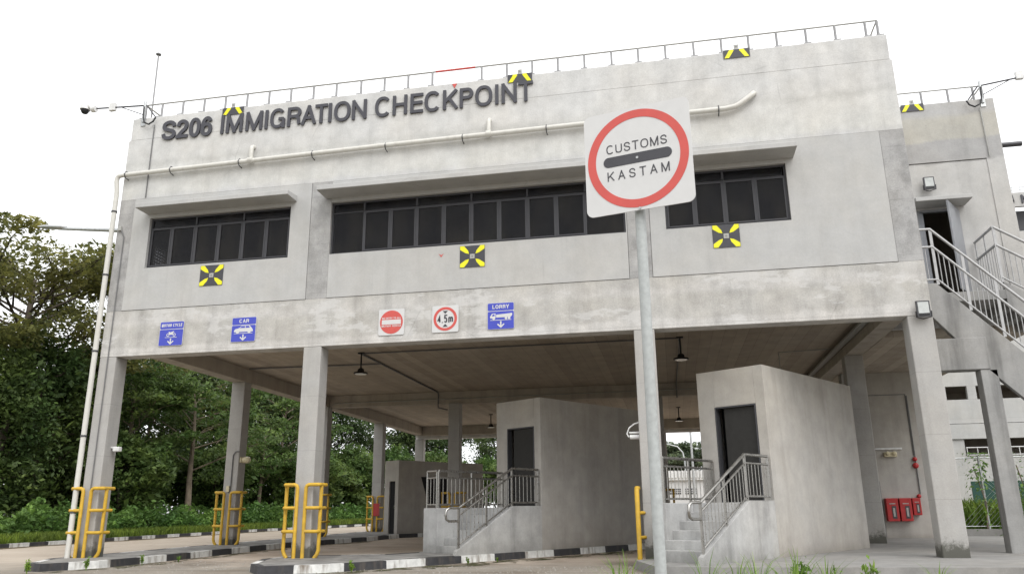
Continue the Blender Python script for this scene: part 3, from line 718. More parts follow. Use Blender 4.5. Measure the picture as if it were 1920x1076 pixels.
m = MB(); m.box(-3.1, -1.2, .7, .8, 1.15, 2.3, L0); m.build('window_blind', M_DARK, T0)

# ------------------------------------------------------------------ yellow column guards
def guard(cx0, cx1, cy0, cy1, z0, label, h=1.54):
    T = thing('column_guard', label, 'column guard', ((cx0+cx1)/2, (cy0+cy1)/2, z0), 'yellow pipe guards round the columns')
    g, r, inn, out = .1, .041, .12, .1
    for sx, sy in ((-1, -1), (1, -1)):
        X = cx0 if sx < 0 else cx1; Y = cy0
        gx = .19; a = (X-sx*inn, Y-g); b = (X+sx*gx, Y+.02); co = (X+sx*gx, Y-g); ey = Y+.26
        mb = MB(); zt = z0+h; e = .07
        # first leg, bend into the top bar, round the corner and on along the side; the second leg bends in at its foot
        mb.tube([(a[0], a[1], z0), (a[0], a[1], zt-e), (a[0]+sx*e*.3, a[1], zt-e*.3), (a[0]+sx*e, a[1], zt), (co[0]-sx*e*.7, co[1], zt), (co[0]-sx*e*.2, co[1]+e*.2, zt), (co[0], co[1]+e*.7, zt), (co[0], ey, zt)], r, 10)
        mb.tube([(b[0], b[1], zt), (b[0], b[1], z0+.16), (b[0]-sx*.03, b[1], z0+.08), (b[0]-sx*.09, b[1], z0)], r, 10)
        for hh in (h*.36, h*.68):
            z = z0+hh
            mb.tube([(a[0]-sx*.02, a[1], z), (co[0]-sx*.06, co[1], z), (co[0]-sx*.015, co[1]+.015, z), (co[0], co[1]+.06, z), (co[0], ey, z)], r*.92, 10)
        mb.build('corner_rail', M_GUARD, T)
    return T
def gd(i, y, label): 
    a, b = XC[i]; guard(a, b, y, y+.43, .145+ground_z(y), label)
gd(0, 0, 'yellow pipe guard round the front left corner column')
gd(0, 6.1, 'yellow pipe guard round the second column of the left row, below a conduit')
gd(1, 0, 'yellow pipe guard round the front column beside the kerb island nose')
gd(0, 12.5, 'yellow pipe guard round the left row column half hidden behind the front column')
gd(0, 18.75, 'yellow pipe guard round the far left row column with the red box')
gd(1, 12.5, 'yellow pipe guard round the middle column behind the booth railing')
gd(2, 12.5, 'yellow pipe guard glimpsed between the sign post and the right booth')
T = thing('column_guard', 'single yellow pipe guard at the column behind the customs sign post', 'column guard', (12.95, 0, .15), 'yellow pipe guards round the columns')
mb = MB(); mb.tube([(12.9, -.16, .02), (12.88, -.16, .1), (12.88, -.16, 1.42), (12.88, -.1, 1.5), (12.9, .02, 1.5)], .05, 10)
for z in (.55, 1.02): mb.tube([(12.88, -.16, z), (12.98, -.1, z), (13.0, 0, z)], .035, 8)
mb.build('corner_rail', M_GUARD, T)

# ------------------------------------------------------------------ facade lettering
LT = thing('lettering_sign', 'dark raised letters S206 IMMIGRATION CHECKPOINT fixed along the top of the facade', 'sign', (5.9, 0, 10.8))
LET = [('S', .97, 1.391), ('2', 1.40, 1.735), ('0', 1.77, 2.09), ('6', 2.106, 2.426), ('I', 2.67, 2.77), ('M', 2.835, 3.294), ('M', 3.385, 3.847), ('I', 3.905, 4.01), ('G', 4.065, 4.47), ('R', 4.54, 4.91), ('A', 4.925, 5.318), ('T', 5.29, 5.625), ('I', 5.645, 5.745), ('O', 5.805, 6.24),
       ('N', 6.285, 6.67), ('C', 6.895, 7.305), ('H', 7.355, 7.73), ('E', 7.815, 8.14), ('C', 8.18, 8.59), ('K', 8.65, 9.02), ('P', 9.075, 9.415), ('O', 9.465, 9.89), ('I', 9.955, 10.05), ('N', 10.12, 10.495), ('T', 10.535, 10.895)]
for ch, a, b in LET:
    mb = MB(); o_ = .012 if ch in 'SO0C6G' else 0
    glyph(mb, ch, a, b, 10.53-o_, 11.06+o_, .095 if ch in 'S206' else .08, .015, .05, wallmap(0, 0))
    mb.build('letter', M_LETTER, LT)

# ------------------------------------------------------------------ signs on the fascia
def plate_sign(label, x0, x1, z0, z1, kind):
    cx, cz = (x0+x1)/2, (z0+z1)/2; w, h = x1-x0, z1-z0
    T = thing('lane_sign' if kind in ('MOTOR CYCLE', 'CAR', 'LORRY') else 'traffic_sign', label, 'sign', (cx, 0, cz), 'signs on the fascia over the lanes')
    mp = wallmap(cx, cz)
    if kind in ('MOTOR CYCLE', 'CAR', 'LORRY'):
        m = MB(); m.prism(rrect(-w/2, w/2, -h/2, h/2, .03), .012, .02, mp); m.build('sign_plate', M_SIGNW, T)
        m = MB(); e = .008; zs = h/2-.19
        m.prism(rrect(-w/2+e, w/2-e, zs+e, h/2-e, .025), .018, .023, mp); m.prism(rrect(-w/2+e, w/2-e, -h/2+e, zs-e, .025), .018, .023, mp)
        m.build('sign_face', M_BLUE, T)
        m = MB(); tw = {'MOTOR CYCLE': .55, 'CAR': .25, 'LORRY': .38}[kind]; th = .075 if kind == 'MOTOR CYCLE' else .09
        write(m, kind, mp, -tw/2, tw/2, zs+.095-th/2+.002, zs+.095+th/2+.002, .022, .026, .2, .16); m.build('lettering', M_SIGNW, T)
        m = MB(); D0, D1 = .022, .026; yb = -.07
        if kind == 'CAR':
            m.prism([(-.24, yb+.012), (-.245, yb+.05), (-.21, yb+.085), (-.12, yb+.105), (-.05, yb+.165), (.15, yb+.165), (.2, yb+.11), (.22, yb+.09), (.245, yb+.045), (.24, yb+.012)], D0, D1, mp)
            for x in (-.15, .15): m.prism([(x+.042*math.cos(a*.3926), yb+.018+.042*math.sin(a*.3926)) for a in range(16)], D0, D1+.001, mp)
        elif kind == 'LORRY':
            m.prism([(-.24, yb+.02), (-.245, yb+.06), (-.2, yb+.125), (-.12, yb+.13), (-.12, yb+.02)], D0, D1, mp)
            m.prism([(-.105, yb+.035), (-.105, yb+.10), (.26, yb+.125), (.26, yb+.075), (.22, yb+.035)], D0, D1+.001, mp)
            for x in (-.16, .12, .19): m.prism([(x+.03*math.cos(a*.3926), yb+.014+.03*math.sin(a*.3926)) for a in range(16)], D0, D1+.002, mp)
        else:
            for x in (-.085, .085): m.ring(.04, .024, D0, D1, mp, 16, x, yb+.038)
            m.prism([(-.06, yb+.04), (-.07, yb+.12), (-.02, yb+.10), (.06, yb+.125), (.085, yb+.11), (.04, yb+.085), (.07, yb+.04)], D0, D1+.001, mp)
        m.prism([(-.24 if kind != 'MOTOR CYCLE' else -.16, yb-.03), (.24 if kind != 'MOTOR CYCLE' else .16, yb-.03), (.24 if kind != 'MOTOR CYCLE' else .16, yb-.018), (-.24 if kind != 'MOTOR CYCLE' else -.16, yb-.018)], D0, D1, mp)
        m.prism([(-.016, -.12), (-.016, -.24), (.016, -.24), (.016, -.12)], D0, D1, mp)
        m.prism([(-.085, -.195), (-.066, -.172), (0, -.232), (.066, -.172), (.085, -.195), (0, -.274)], D0, D1+.001, mp)
        m.build('pictogram', M_SIGNW, T)
        if kind in ('CAR', 'LORRY'):
            m = MB()
            if kind == 'CAR':
                m.prism([(-.1, yb+.107), (-.045, yb+.152), (.035, yb+.152), (.035, yb+.107)], .026, .029, mp); m.prism([(.055, yb+.107), (.055, yb+.152), (.13, yb+.152), (.165, yb+.107)], .026, .029, mp)
            else: m.prism([(-.2, yb+.07), (-.18, yb+.11), (-.14, yb+.11), (-.14, yb+.07)], .026, .029, mp)
            m.build('pictogram_window', M_BLUE, T)
    else:
        m = MB(); m.prism(rrect(-w/2, w/2, -h/2, h/2, .035), .012, .02, mp); m.build('sign_plate', M_SIGNW, T)
        m = MB(); m.cur = 0
        if kind == 'ENTRY':
            m.ring(.275, .001, .02, .024, mp, 40); m.build('red_disc', M_RED, T)
            m = MB(); m.prism([(-.23, -.055), (.23, -.055), (.23, .055), (-.23, .055)], .024, .027, mp); m.build('white_bar', M_SIGNW, T)
            m = MB(); write(m, 'NO ENTRY TO ALL', mp, -.225, .225, .07, .112, .024, .027, .2); write(m, 'MILITARY VEHICLE', mp, -.23, .23, -.112, -.07, .024, .027, .2); m.build('lettering', M_SIGNW, T)
        else:
            m.ring(.275, .215, .02, .024, mp, 48); m.build('red_ring', M_RED, T)
            m = MB(); write(m, '4.5m', mp, -.185, .185, -.09, .095, .02, .024, .16, .14)
            m.prism([(-.06, .185), (0, .115), (.06, .185)], .02, .024, mp); m.prism([(-.06, -.185), (.06, -.185), (0, -.115)], .02, .024, mp); m.build('lettering', M_BLACK, T)
plate_sign('blue lane sign reading MOTOR CYCLE with a motorcycle and down arrow', 1.575, 2.215, 5.0, 5.6, 'MOTOR CYCLE')
plate_sign('blue lane sign reading CAR with a white car and down arrow', 3.49, 4.12, 5.0, 5.6, 'CAR')
plate_sign('square no entry sign with red disc and white bar', 7.19, 7.81, 4.97, 5.58, 'ENTRY')
plate_sign('height limit sign reading 4.5m in a red ring', 8.47, 9.09, 4.97, 5.59, 'HEIGHT')
plate_sign('blue lane sign reading LORRY with a white lorry and down arrow', 9.76, 10.37, 4.97, 5.58, 'LORRY')

# black and yellow target markers
def marker(label, x0, x1, z0, z1, y=-.014, top=False):
    cx, cz = (x0+x1)/2, (z0+z1)/2; w, h = x1-x0, z1-z0
    T = thing('target_marker', label, 'marker', (cx, y, cz), 'black and yellow target markers')
    mp = wallmap(cx, cz, y)
    m = MB(); m.prism([(-w/2, -h/2), (w/2, -h/2), (w/2, h/2), (-w/2, h/2)], .002, .012, mp); m.build('marker_plate', M_BLACK, T)
    for sx in (-1, 1):
        for sz in ((-1,) if top else (-1, 1)):
            if top:
                q = [(sx*w*.47, -h*.47), (sx*w*.30, -h*.47), (sx*w*.10, h*.36), (sx*w*.13, h*.47), (sx*w*.27, h*.47)]
            else:
                q = [(sx*w*.49, sz*h*.49), (sx*w*.49, sz*h*.33), (sx*w*.27, sz*h*.16), (sx*w*.13, sz*h*.12), (sx*w*.17, sz*h*.27), (sx*w*.33, sz*h*.49)]
            m = MB(); m.prism(q, .012, .015, mp); m.build('yellow_spoke', M_YEL, T)
    s_ = .055; zc = h/2+.06 if top else 0
    m = MB(); m.prism([(-s_, zc-s_), (s_, zc-s_), (s_, zc+s_), (-s_, zc+s_)], .01, .017, mp); c = m.build('centre_plate', M_CONDL, T)
    m = MB(); m.ring(.025, .012, .017, .019, mp, 4, 0, zc); m.build('centre_mark', M_COND, c)
marker('black and yellow target marker below the six pane left window', 2.51, 3.13, 6.45, 6.97)
marker('black and yellow target marker below the long middle window', 9.11, 9.70, 6.46, 6.98)
marker('black and yellow target marker below the right window', 14.79, 15.36, 6.51, 7.03)
marker('black and yellow target marker on the roof edge above the letters IMM', 2.67, 3.27, 11.06, 11.27, -.001, True)
marker('black and yellow target marker on the roof edge above the letters INT', 10.27, 10.87, 11.08, 11.3, -.001, True)
marker('black and yellow target marker on the roof edge at the right end of the facade', 15.37, 15.96, 11.08, 11.3, -.001, True)
marker('black and yellow target marker on the roof edge of the set back wing', 20.12, 20.68, 11.08, 11.28, WY-.03, True)
m = MB(); m.prism([(-.06, .06), (0, -.06), (.06, .06)], .004, .02, wallmap(8.93, 11.17, .01)); tag(m.build('survey_mark', M_RED), 'small red triangle mark above the letter K on the parapet', 'mark')
m = MB(); m.prism([(-.06, .04), (0, -.05), (.06, .04), (0, .0)], .0, .004, wallmap(8.66, 6.8, -.013)); tag(m.build('survey_mark', M_RED), 'faint red paint mark on the plaster left of the middle marker', 'mark')

# ------------------------------------------------------------------ roof railings
RT = thing('roof_railing', 'thin grey roof railing along the main parapet with one red stretch', 'railing', (9.4, .15, 11.2))
POS = [.28, .764, 1.386, 2.013, 2.631, 3.254, 3.879, 4.494, 5.122, 5.751, 6.421, 7.049, 7.679, 8.312, 9.582, 10.222, 10.856, 11.49, 12.136, 12.791, 13.426, 14.065, 14.721, 15.356, 15.971, 16.603, 17.25, 17.888, 18.542, 18.8]
for x in POS:
    q = MB(); q.tube([(x, .15, 11.2), (x, .15, 11.7)], .03, 6); q.box(x-.08, x+.08, .02, .26, 11.255, 11.29); q.build('post', M_RAILD, RT)
mb = MB(); mb.tube([(.28, .15, 11.72), (8.4, .15, 11.72)], .022, 8); mb.tube([(9.42, .15, 11.72), (18.8, .15, 11.72), (18.83, 2.2, 11.72)], .022, 8); mb.tube([(.28, .15, 11.72), (.28, 5, 11.72)], .022, 8)
mb.tube([(18.83, .4, 11.2), (18.8, .15, 11.7)], .016, 6); mb.build('handrail', M_CONDL, RT)
mb = MB(); mb.tube([(8.4, .15, 11.72), (9.42, .15, 11.72)], .026, 8); o_ = mb.build('handrail', M_RED, RT); o_['label'] = 'red painted stretch of handrail'
RW = thing('roof_railing', 'short grey roof railing on the set back wing at the right', 'railing', (20.9, WY+.15, 11.2))
for x in (19.2, 19.95, 20.72, 21.37, 21.98, 22.2):
    q = MB(); q.tube([(x, WY+.15, 11.2), (x, WY+.15, 11.7)], .03, 6); q.box(x-.07, x+.07, WY+.05, WY+.25, 11.245, 11.28); q.build('post', M_RAILD, RW)
mb = MB(); mb.tube([(19.0, WY+.15, 11.71), (22.2, WY+.15, 11.71), (22.2, 7, 11.71)], .022, 8); mb.build('handrail', M_CONDL, RW)

# ------------------------------------------------------------------ rain pipe
PT = thing('rain_pipe', 'cream plastic rain pipe across the facade and down its left corner', 'pipe', (0, -.12, .15))
mb = MB(); py = -.12
mb.tube([(15.96, .0, 10.12), (15.94, -.06, 10.1), (15.88, py, 10.02), (15.62, py, 9.84), (15.52, py, 9.79), (15.3, py, 9.755), (7.2, py, 9.69), (.06, py, 9.585), (-.06, py, 9.57), (-.1, py, 9.53), (-.11, py, 9.42), (-.1, py+.04, 9.2), (-.1, py+.05, 9.05), (-.1, py+.05, .15)], .061, 12)
mb.build('pipe', M_PIPE, PT)
for x, z in ((3.66, 9.65), (9.82, 9.72)):
    q = MB(); q.tube([(x, py, z), (x, py, z+.3), (x, py+.02, z+.37), (x, py+.07, z+.4), (x, -.0, z+.4)], .055, 10); q.tube([(x-.06, py, z), (x+.06, py, z)], .08, 12)
    q.build('pipe_branch', M_PIPE, PT)
for x in (.144, 1.439, 3.357, 5.337, 7.246, 9.181, 11.21, 13.2, 15.144):
    z = 9.585+(x/15.3)*.17; q = MB()
    q.tube([(x, .0, z+.1), (x, py-.02, z+.085), (x, py-.078, z), (x, py-.02, z-.085), (x, .0, z-.1)], .012, 6); q.build('bracket', M_DARKG, PT)
for z in (8.6, 6.9, 4.95, 2.9, 1.15):
    q = MB(); q.lathe([(.074, z-.02), (.074, z+.02)], (-.1, py+.05, 0), 12); q.build('bracket', M_DARKG, PT)

# ------------------------------------------------------------------ conduits (single meshes)
def conduit(path, r, label, mat=M_COND, cat='conduit'):
    m = MB(); m.tube(path, r, 7); return tag(m.build('conduit', mat), label, cat, 'conduits on the building')
conduit([(.72, -.02, 11.0), (.72, -.02, 8.95)], .014, 'thin conduit down the upper facade left of the letters')
conduit([(.14, -.02, 8.1), (.24, -.02, 7.9), (.24, -.02, 1.0)], .014, 'thin conduit down the left corner column')
conduit([(.62, 6.0, 5.52), (4.93, 6.2, 5.52)], .025, 'dark conduit across the soffit from the second left column')
conduit([(4.94, 4.6, 5.53), (4.93, 12.5, 5.53), (4.93, 12.58, 5.45), (4.93, 12.58, 4.95), (5.3, 12.58, 4.85)], .03, 'dark conduit along the soffit and down the cross beam near the left lamp')
conduit([(4.94, 4.56, 5.53), (14.0, 4.56, 5.53), (14.0, 4.9, 5.53)], .022, 'dark conduit across the soffit joining the two hanging lamps')
conduit([(14.03, 4.6, 5.53), (13.95, 12.5, 5.53), (13.95, 12.58, 5.4), (13.95, 12.58, 5.0)], .022, 'dark conduit along the soffit behind the right hanging lamp')
conduit([(.48, 12.58, 4.9), (.5, 12.58, 5.15), (.7, 12.58, 5.25), (18.4, 12.58, 5.32)], .018, 'light conduit along the face of the cross beam', M_CONDL)
conduit([(16.9, 7.2, 4.3), (16.9, 7.2, 5.5), (18.3, 7.0, 5.5)], .018, 'light bent conduit above the right booth', M_CONDL)
conduit([(.2, 6.08, 1.72), (.24, 6.06, 1.75), (.26, 6.08, 1.9), (.26, 6.08, 2.85), (.36, 6.06, 2.95), (.46, 6.1, 2.95)], .018, 'conduit up the second left column to its wall lamp')
conduit([(20.84, 9.47, 4.4), (20.84, 9.47, 1.45)], .016, 'thin conduit down the back wall to the alarm bells')
conduit([(19.73, 9.47, 1.85), (19.73, 9.47, .25)], .016, 'thin conduit down the back wall left of the red cabinets')
conduit([(22.0, WY-.05, 11.0), (22.02, WY-.05, 9.62)], .014, 'thin light conduit down the wing below the roof camera', M_CONDL)

# ------------------------------------------------------------------ hanging lamps
def hang(x, y, z, label, drop=.62):
    T = thing('hanging_lamp', label, 'lamp', (x, y, z-drop), 'black hanging lamps under the soffit')
    m = MB(); m.tube([(x, y, z), (x, y, z-drop+.16)], .025, 8); m.box(x-.09, x+.09, y-.05, y+.05, z-.04, z); m.build('rod', M_LAMPB, T)
    m = MB(); b = z-drop; m.lathe([(.03, b+.17), (.09, b+.13), (.1, b+.05), (.2, b+.035), (.205, b)], (x, y, 0), 20); m.build('lamp_shade', M_LAMPB, T)
    m = MB(); m.lathe([(.17, b-.004), (.165, b-.012)], (x, y, 0), 20); m.build('lens', M_LENS, T)
hang(4.96, 4.55, 5.556, 'black hanging lamp under the soffit right of the front column')
hang(14.03, 4.55, 5.556, 'black hanging lamp under the soffit right of the sign post')
hang(5.3, 20.2, 5.556, 'small far hanging lamp behind the cross beam beside the left booth')
hang(14.06, 19.9, 5.556, 'small far hanging lamp above the gap right of the sign post')
for x, y, lb in ((5.1, 10.3, 0),): pass

# ------------------------------------------------------------------ wall lamps, cameras, aerial
T = thing('wall_lamp', 'cream bulkhead lamp on the second column of the left row', 'lamp', (.5, 6.25, 2.65))
m = MB(); m.box(.45, .5, 6.15, 6.35, 2.62, 2.78); m.build('base', M_CREAM, T)
m = MB(); m.tube([(.5, 6.25, 2.7), (.52, 6.25, 2.7), (.70, 6.25, 2.7), (.75, 6.25, 2.7)], [.07, .1, .1, .05], 12); m.build('lamp_shade', M_CREAM, T)
m = MB(); m.box(.14, .24, 6.03, 6.1, 1.74, 1.92); tag(m.build('junction_box', M_CREAM, bevel=.01), 'small cream junction box on the second left column above its guard', 'junction box')
T = thing('tube_lamp', 'white tube lamp with a curved cable on the column behind the customs sign', 'lamp', (12.9, .25, 2.55))
m = MB(); m.tube([(12.98, .2, 2.55), (12.78, .2, 2.55)], .05, 10); m.tube([(12.98, .2, 2.64), (12.77, .2, 2.64)], .022, 8); m.build('lamp_body', M_WHITE, T)
m = MB(); m.tube([(12.98, .2, 2.85), (12.88, .2, 2.82), (12.77, .2, 2.74), (12.72, .2, 2.62), (12.76, .2, 2.55)], .016, 8); m.build('cable', M_WHITE, T)
T = thing('wall_camera', 'small white camera on the right side of the front left column', 'camera', (.45, .25, 2.62))
m = MB(); m.box(.45, .58, .22, .28, 2.62, 2.66); m.build('bracket', M_WHITE, T)
m = MB(); m.box(.53, .70, .17, .30, 2.54, 2.65); m.build('camera_body', M_WHITE, T, .02)

def roof_cam(side, base, arm_end, boxx, label, y, cam_head):
    T = thing('roof_camera', label, 'camera', base, 'cameras on arms at the roof corners')
    bx_, by_, bz_ = base; s = side
    m = MB(); m.tube([(bx_, by_, bz_), (bx_, by_, bz_+.62)], .035, 8); m.box(bx_-.06, bx_+.06, by_, by_+.12, bz_-.1, bz_+.12); m.build('post', M_STEEL, T)
    zt = bz_+.5
    m = MB(); m.tube([(bx_, by_, zt), (arm_end[0], by_, arm_end[1])], .022, 8); m.tube([(bx_, by_, zt-.28), (bx_+(arm_end[0]-bx_)*.5, by_, (zt+arm_end[1])/2)], .012, 6)
    m.tube([(bx_-s*.05, by_, zt), (bx_-s*.32, by_+.05, zt-.35)], .018, 6); m.build('arm', M_DARKG, T)
    m = MB(); m.box(boxx-.09, boxx+.09, by_-.05, by_+.05, arm_end[1]-.13, arm_end[1]+.09); m.build('junction_box', M_WHITE, T, .01)
    m = MB(); m.tube([(bx_, by_-.03, zt-.05), (bx_-s*.03, by_-.06, zt-.35), (bx_-s*.1, by_-.08, zt-.55), (bx_-s*.24, by_-.08, zt-.62), (bx_-s*.36, by_-.08, zt-.55), (bx_-s*.4, by_-.05, zt-.42)], .022, 8); m.build('cable', M_LAMPB, T)
    if cam_head:
        x, z = arm_end
        m = MB(); m.tube([(x-.02, by_, z), (x-.14, by_, z-.01)], .09, 12); m.tube([(x-.1, by_, z), (x-.22, by_, z+.1), (x-.34, by_, z+.1)], [.06, .06, .07], 12)
        m.lathe([(.03, z+.22), (.1, z+.19), (.125, z+.11), (.13, z+.0)], (x-.36, by_, 0), 16); m.build('camera_housing', M_WHITE, T)
        m = MB(); m.lathe([(.105, z+.0), (.1, z-.05), (.07, z-.1), (.02, z-.12)], (x-.36, by_, 0), 16); m.build('camera_dome', M_LAMPB, T)
roof_cam(-1, (.36, -.02, 11.12), (-1.12, 11.7), -.62, 'white dome camera on a long arm at the left roof corner', 0, True)
roof_cam(1, (22.1, WY-.04, 11.12), (23.6, 11.82), 23.06, 'camera arm with a box at the right roof corner of the wing', 0, False)
T = thing('lightning_rod', 'tall thin white rod standing on the left roof corner', 'rod', (.2, .5, 10.6))
m = MB(); m.tube([(.2, .5, 10.6), (.17, .5, 13.55)], .022, 6); m.build('mast', M_RAILD, T)
m = MB(); m.lathe([(.07, 13.5), (.075, 13.53), (.02, 13.57)], (.17, .5, 0), 10); m.build('tip', M_COND, T)
T = thing('street_lamp', 'grey lamp arm reaching left from the corner of the building', 'lamp', (0, .6, 8.35))
m = MB(); m.tube([(0, .6, 8.3), (-.8, .6, 8.4), (-2.3, .6, 8.56)], [.06, .055, .04], 10); m.build('arm', M_STEEL, T)
m = MB(); m.tube([(-2.05, .6, 8.57), (-2.2, .6, 8.585), (-2.75, .6, 8.64), (-2.95, .6, 8.67)], [.04, .1, .09, .03], 12, True, .6); m.build('lamp_head', M_STEEL, T)
m = MB(); m.box(.05, .15, -.06, -.0, 8.08, 8.2); tag(m.build('junction_box', M_CONDL, bevel=.01), 'small grey junction box on the facade left edge beside the lamp arm', 'junction box')
m = MB(); m.tube([(22.36, 5, 10.5), (23.05, 5, 10.5), (23.42, 5, 10.5)], .07, 12); tag(m.build('wall_pipe', M_DARKG), 'dark pipe stub sticking out of the right side of the wing', 'pipe')

def flood(x, y, z, label, s=1.0, yaw=0, pole=True):
    T = thing('flood_light', label, 'flood light', (x, y+.12, z), 'square flood lights on the right end')
    w, h = .125*s, .165*s
    tilt = R(12)
    def mp(a, b, d): return (x+a, y-d*math.cos(tilt)+b*math.sin(-tilt)*-1*.0, z+b-d*math.sin(tilt))
    m = MB(); m.prism(rrect(-w, w, -h, h, .015), -.05, .02, mp); m.build('lamp_body', M_DARKG, T)
    m = MB(); m.prism([(-w*.8, -h*.55), (w*.8, -h*.55), (w*.8, h*.85), (-w*.8, h*.85)], .02, .024, mp); m.build('lens', M_LENS, T)
    m = MB(); m.prism([(-w*.8, -h*.9), (w*.8, -h*.9), (w*.8, -h*.6), (-w*.8, -h*.6)], .02, .026, mp); m.build('rim', M_LAMPB, T)
    m = MB(); m.tube([(x-w-.02, y, z-h*.3), (x-w-.02, y+.02, z-h), (x, y+.1, z-h-.02), (x+w+.02, y+.02, z-h), (x+w+.02, y, z-h*.3)], .012, 6); m.build('bracket', M_DARKG, T)
flood(18.75, -.14, 4.9, 'square flood light on the fascia above the right front column')
flood(20.46, WY-.18, 8.98, 'square flood light on the wing above the open door')
# back wall fittings
def cabinet(x0, x1, z0, z1, label):
    T = thing('fire_cabinet', label, 'cabinet', ((x0+x1)/2, 9.4, z0), 'red fire extinguisher cabinets')
    m = MB(); m.box(x0, x1, 9.26, 9.5, z0, z1); m.build('cabinet_body', M_FIRE, T, .012)
    w = x1-x0; h = z1-z0
    m = MB(); m.box(x0+w*.42, x0+w*.78, 9.25, 9.262, z0+h*.12, z0+h*.66); m.build('window', M_DARKG, T)
    m = MB(); m.box(x0+w*.25, x0+w*.75, 9.252, 9.262, z0+h*.74, z0+h*.78); m.box(x0+w*.5, x0+w*.66, 9.247, 9.26, z0+h*.2, z0+h*.58); m.build('plate', M_CONDL, T)
cabinet(19.80, 20.13, .69, 1.35, 'tall red fire cabinet, leftmost of three on the back wall')
cabinet(20.17, 20.50, .69, 1.35, 'tall red fire cabinet between its tall neighbour and the short one')
cabinet(20.53, 20.76, .86, 1.35, 'short red fire cabinet at the right of two tall ones')
T = thing('emergency_light', 'cream twin emergency light under a strip on the back wall', 'lamp', (20.0, 9.42, 2.62))
m = MB(); m.box(19.96, 20.32, 9.38, 9.5, 2.56, 2.70); m.build('lamp_body', M_CREAM, T, .01)
for x in (20.05, 20.24): m = MB(); m.lathe([(.05, 9.37), (.06, 9.34), (.03, 9.33)], (x, 0, 2.66), 12, 'Y'); m.build('lamp_head', M_CREAM, T)
m = MB(); m.box(19.74, 20.50, 9.45, 9.5, 2.78, 2.83); tag(m.build('batten', M_WHITE), 'thin white batten on the back wall above the emergency light', 'batten')
for z, r_, lb in ((2.48, .065, 'red alarm bell, upper of two on the back wall'), (2.29, .085, 'red alarm bell, lower of two on the back wall'), (1.40, .06, 'red call point beside the short fire cabinet')):
    m = MB(); m.lathe([(r_, 9.5), (r_, 9.45), (r_*.8, 9.42), (r_*.25, 9.41)], (20.82 if z > 2 else 20.79, 0, z), 16, 'Y'); tag(m.build('alarm_bell' if z > 2 else 'call_point', M_FIRE), lb, 'alarm')
m = MB(); m.box(.16, .44, 18.6, 18.74, .95, 1.5); tag(m.build('fire_cabinet', M_FIRE, bevel=.01), 'red fire box on the far left row column beside the low booth', 'cabinet')

# ------------------------------------------------------------------ customs sign on its post
CS = thing('customs_sign', 'square white CUSTOMS KASTAM sign with red ring on a galvanised post', 'sign', (13.47, -10.5, 0))
cs_c = Vector((13.48, -10.585, 3.935)); yw = R(-13.5); ex = Vector((math.cos(yw), math.sin(yw), 0)); en = Vector((math.sin(yw), -math.cos(yw), 0))
def cm(a, b, d): p = cs_c+ex*a*1.02+en*d; return (p.x, p.y, p.z+b*1.04)
m = MB(); m.prism(rrect(-.455, .455, -.455, .455, .06, 8), -.004, .004, cm); m.build('sign_panel', M_SIGNW, CS)
m = MB(); m.ring(.43, .36, .004, .0065, cm, 96); m.build('red_ring', M_RED, CS)
m = MB(); m.prism(rrect(-.292, .292, -.045, .045, .0449, 10), .004, .0065, cm)
write(m, 'CUSTOMS', cm, -.262, .258, .075, .155, .004, .0065, .115, .19); write(m, 'KASTAM', cm, -.262, .265, -.165, -.085, .004, .0065, .115, .4); m.build('lettering', M_BLACK, CS)
m = MB(); m.tube([(13.475, -10.49, -.1), (13.475, -10.49, 4.3)], .044, 16); m.build('post', M_POST, CS)
m = MB()
for z in (3.62, 4.22): m.lathe([(.05, z-.025), (.05, z+.025)], (13.475, -10.49, 0), 14); m.box(13.43, 13.52, -10.56, -10.5, z-.02, z+.02)
m.build('clamp', M_STEEL, CS)
for b_ in (.0, -.44):
    m = MB(); m.ring(.011, .001, .004, .011, cm, 10, 0, b_); m.build('bolt', M_STEEL, CS)

# ------------------------------------------------------------------ far buildings
FB = thing('parking_block', 'pale concrete block with dark slot openings seen right of the stair column', 'building', (32, 26, 0))
m = MB(); y = 22
m.box(25.2, 45, y, y+.2, 6.32, 8.6); m.box(25.2, 25.97, y, y+.2, 5.72, 6.32); m.box(26.86, 27.23, y, y+.2, 5.72, 6.32); m.box(29.4, 30.1, y, y+.2, 5.72, 6.32); m.box(33, 34, y, y+.2, 5.72, 6.32); m.box(38, 39, y, y+.2, 5.72, 6.32)
m.box(25.2, 45, y, y+.2, 4.66, 5.72); m.box(25.2, 45, y-.08, y+.2, 3.98, 4.63); m.box(25.2, 26.4, y, y+.2, .1, 3.98); m.box(26.4, 45, y, y+.2, .1, 3.25); m.box(30, 31, y, y+.2, 3.25, 3.98)
m.box(25.2, 25.4, y+.2, 40, .1, 8.6); m.build('wall', M_FARB, FB, .01)
m = MB(); m.box(25.4, 45, y+3, y+3.1, .1, 6.4); m.box(25.4, 45, y+.2, y+3, 4.55, 4.66); m.box(25.4, 45, y+.2, 40, 6.42, 6.55); m.build('inner_wall', M_BEAM, FB)
m = MB(); m.tube([(26.42, y-.05, 3.6), (30, y-.05, 3.6)], .025, 6); m.tube([(26.42, y-.05, 3.28), (30, y-.05, 3.28)], .02, 6)
for i in range(9): m.tube([(26.45+i*.42, y-.05, 3.25), (26.45+i*.42, y-.05, 3.6)], .018, 6)
m.build('balcony_rail', M_WHITE, FB)
m = MB(); m.box(26.4, 29.5, y-.02, y, .8, 2.16); m.box(31, 38, y-.02, y, .8, 2.16); m.build('dark_green_shutter', plain('shutter_green', (.015, .06, .045), .6), FB)
FT = thing('distant_block', 'tall white block with raised lettering beyond the wing at the right edge', 'building', (46, 52, 0))
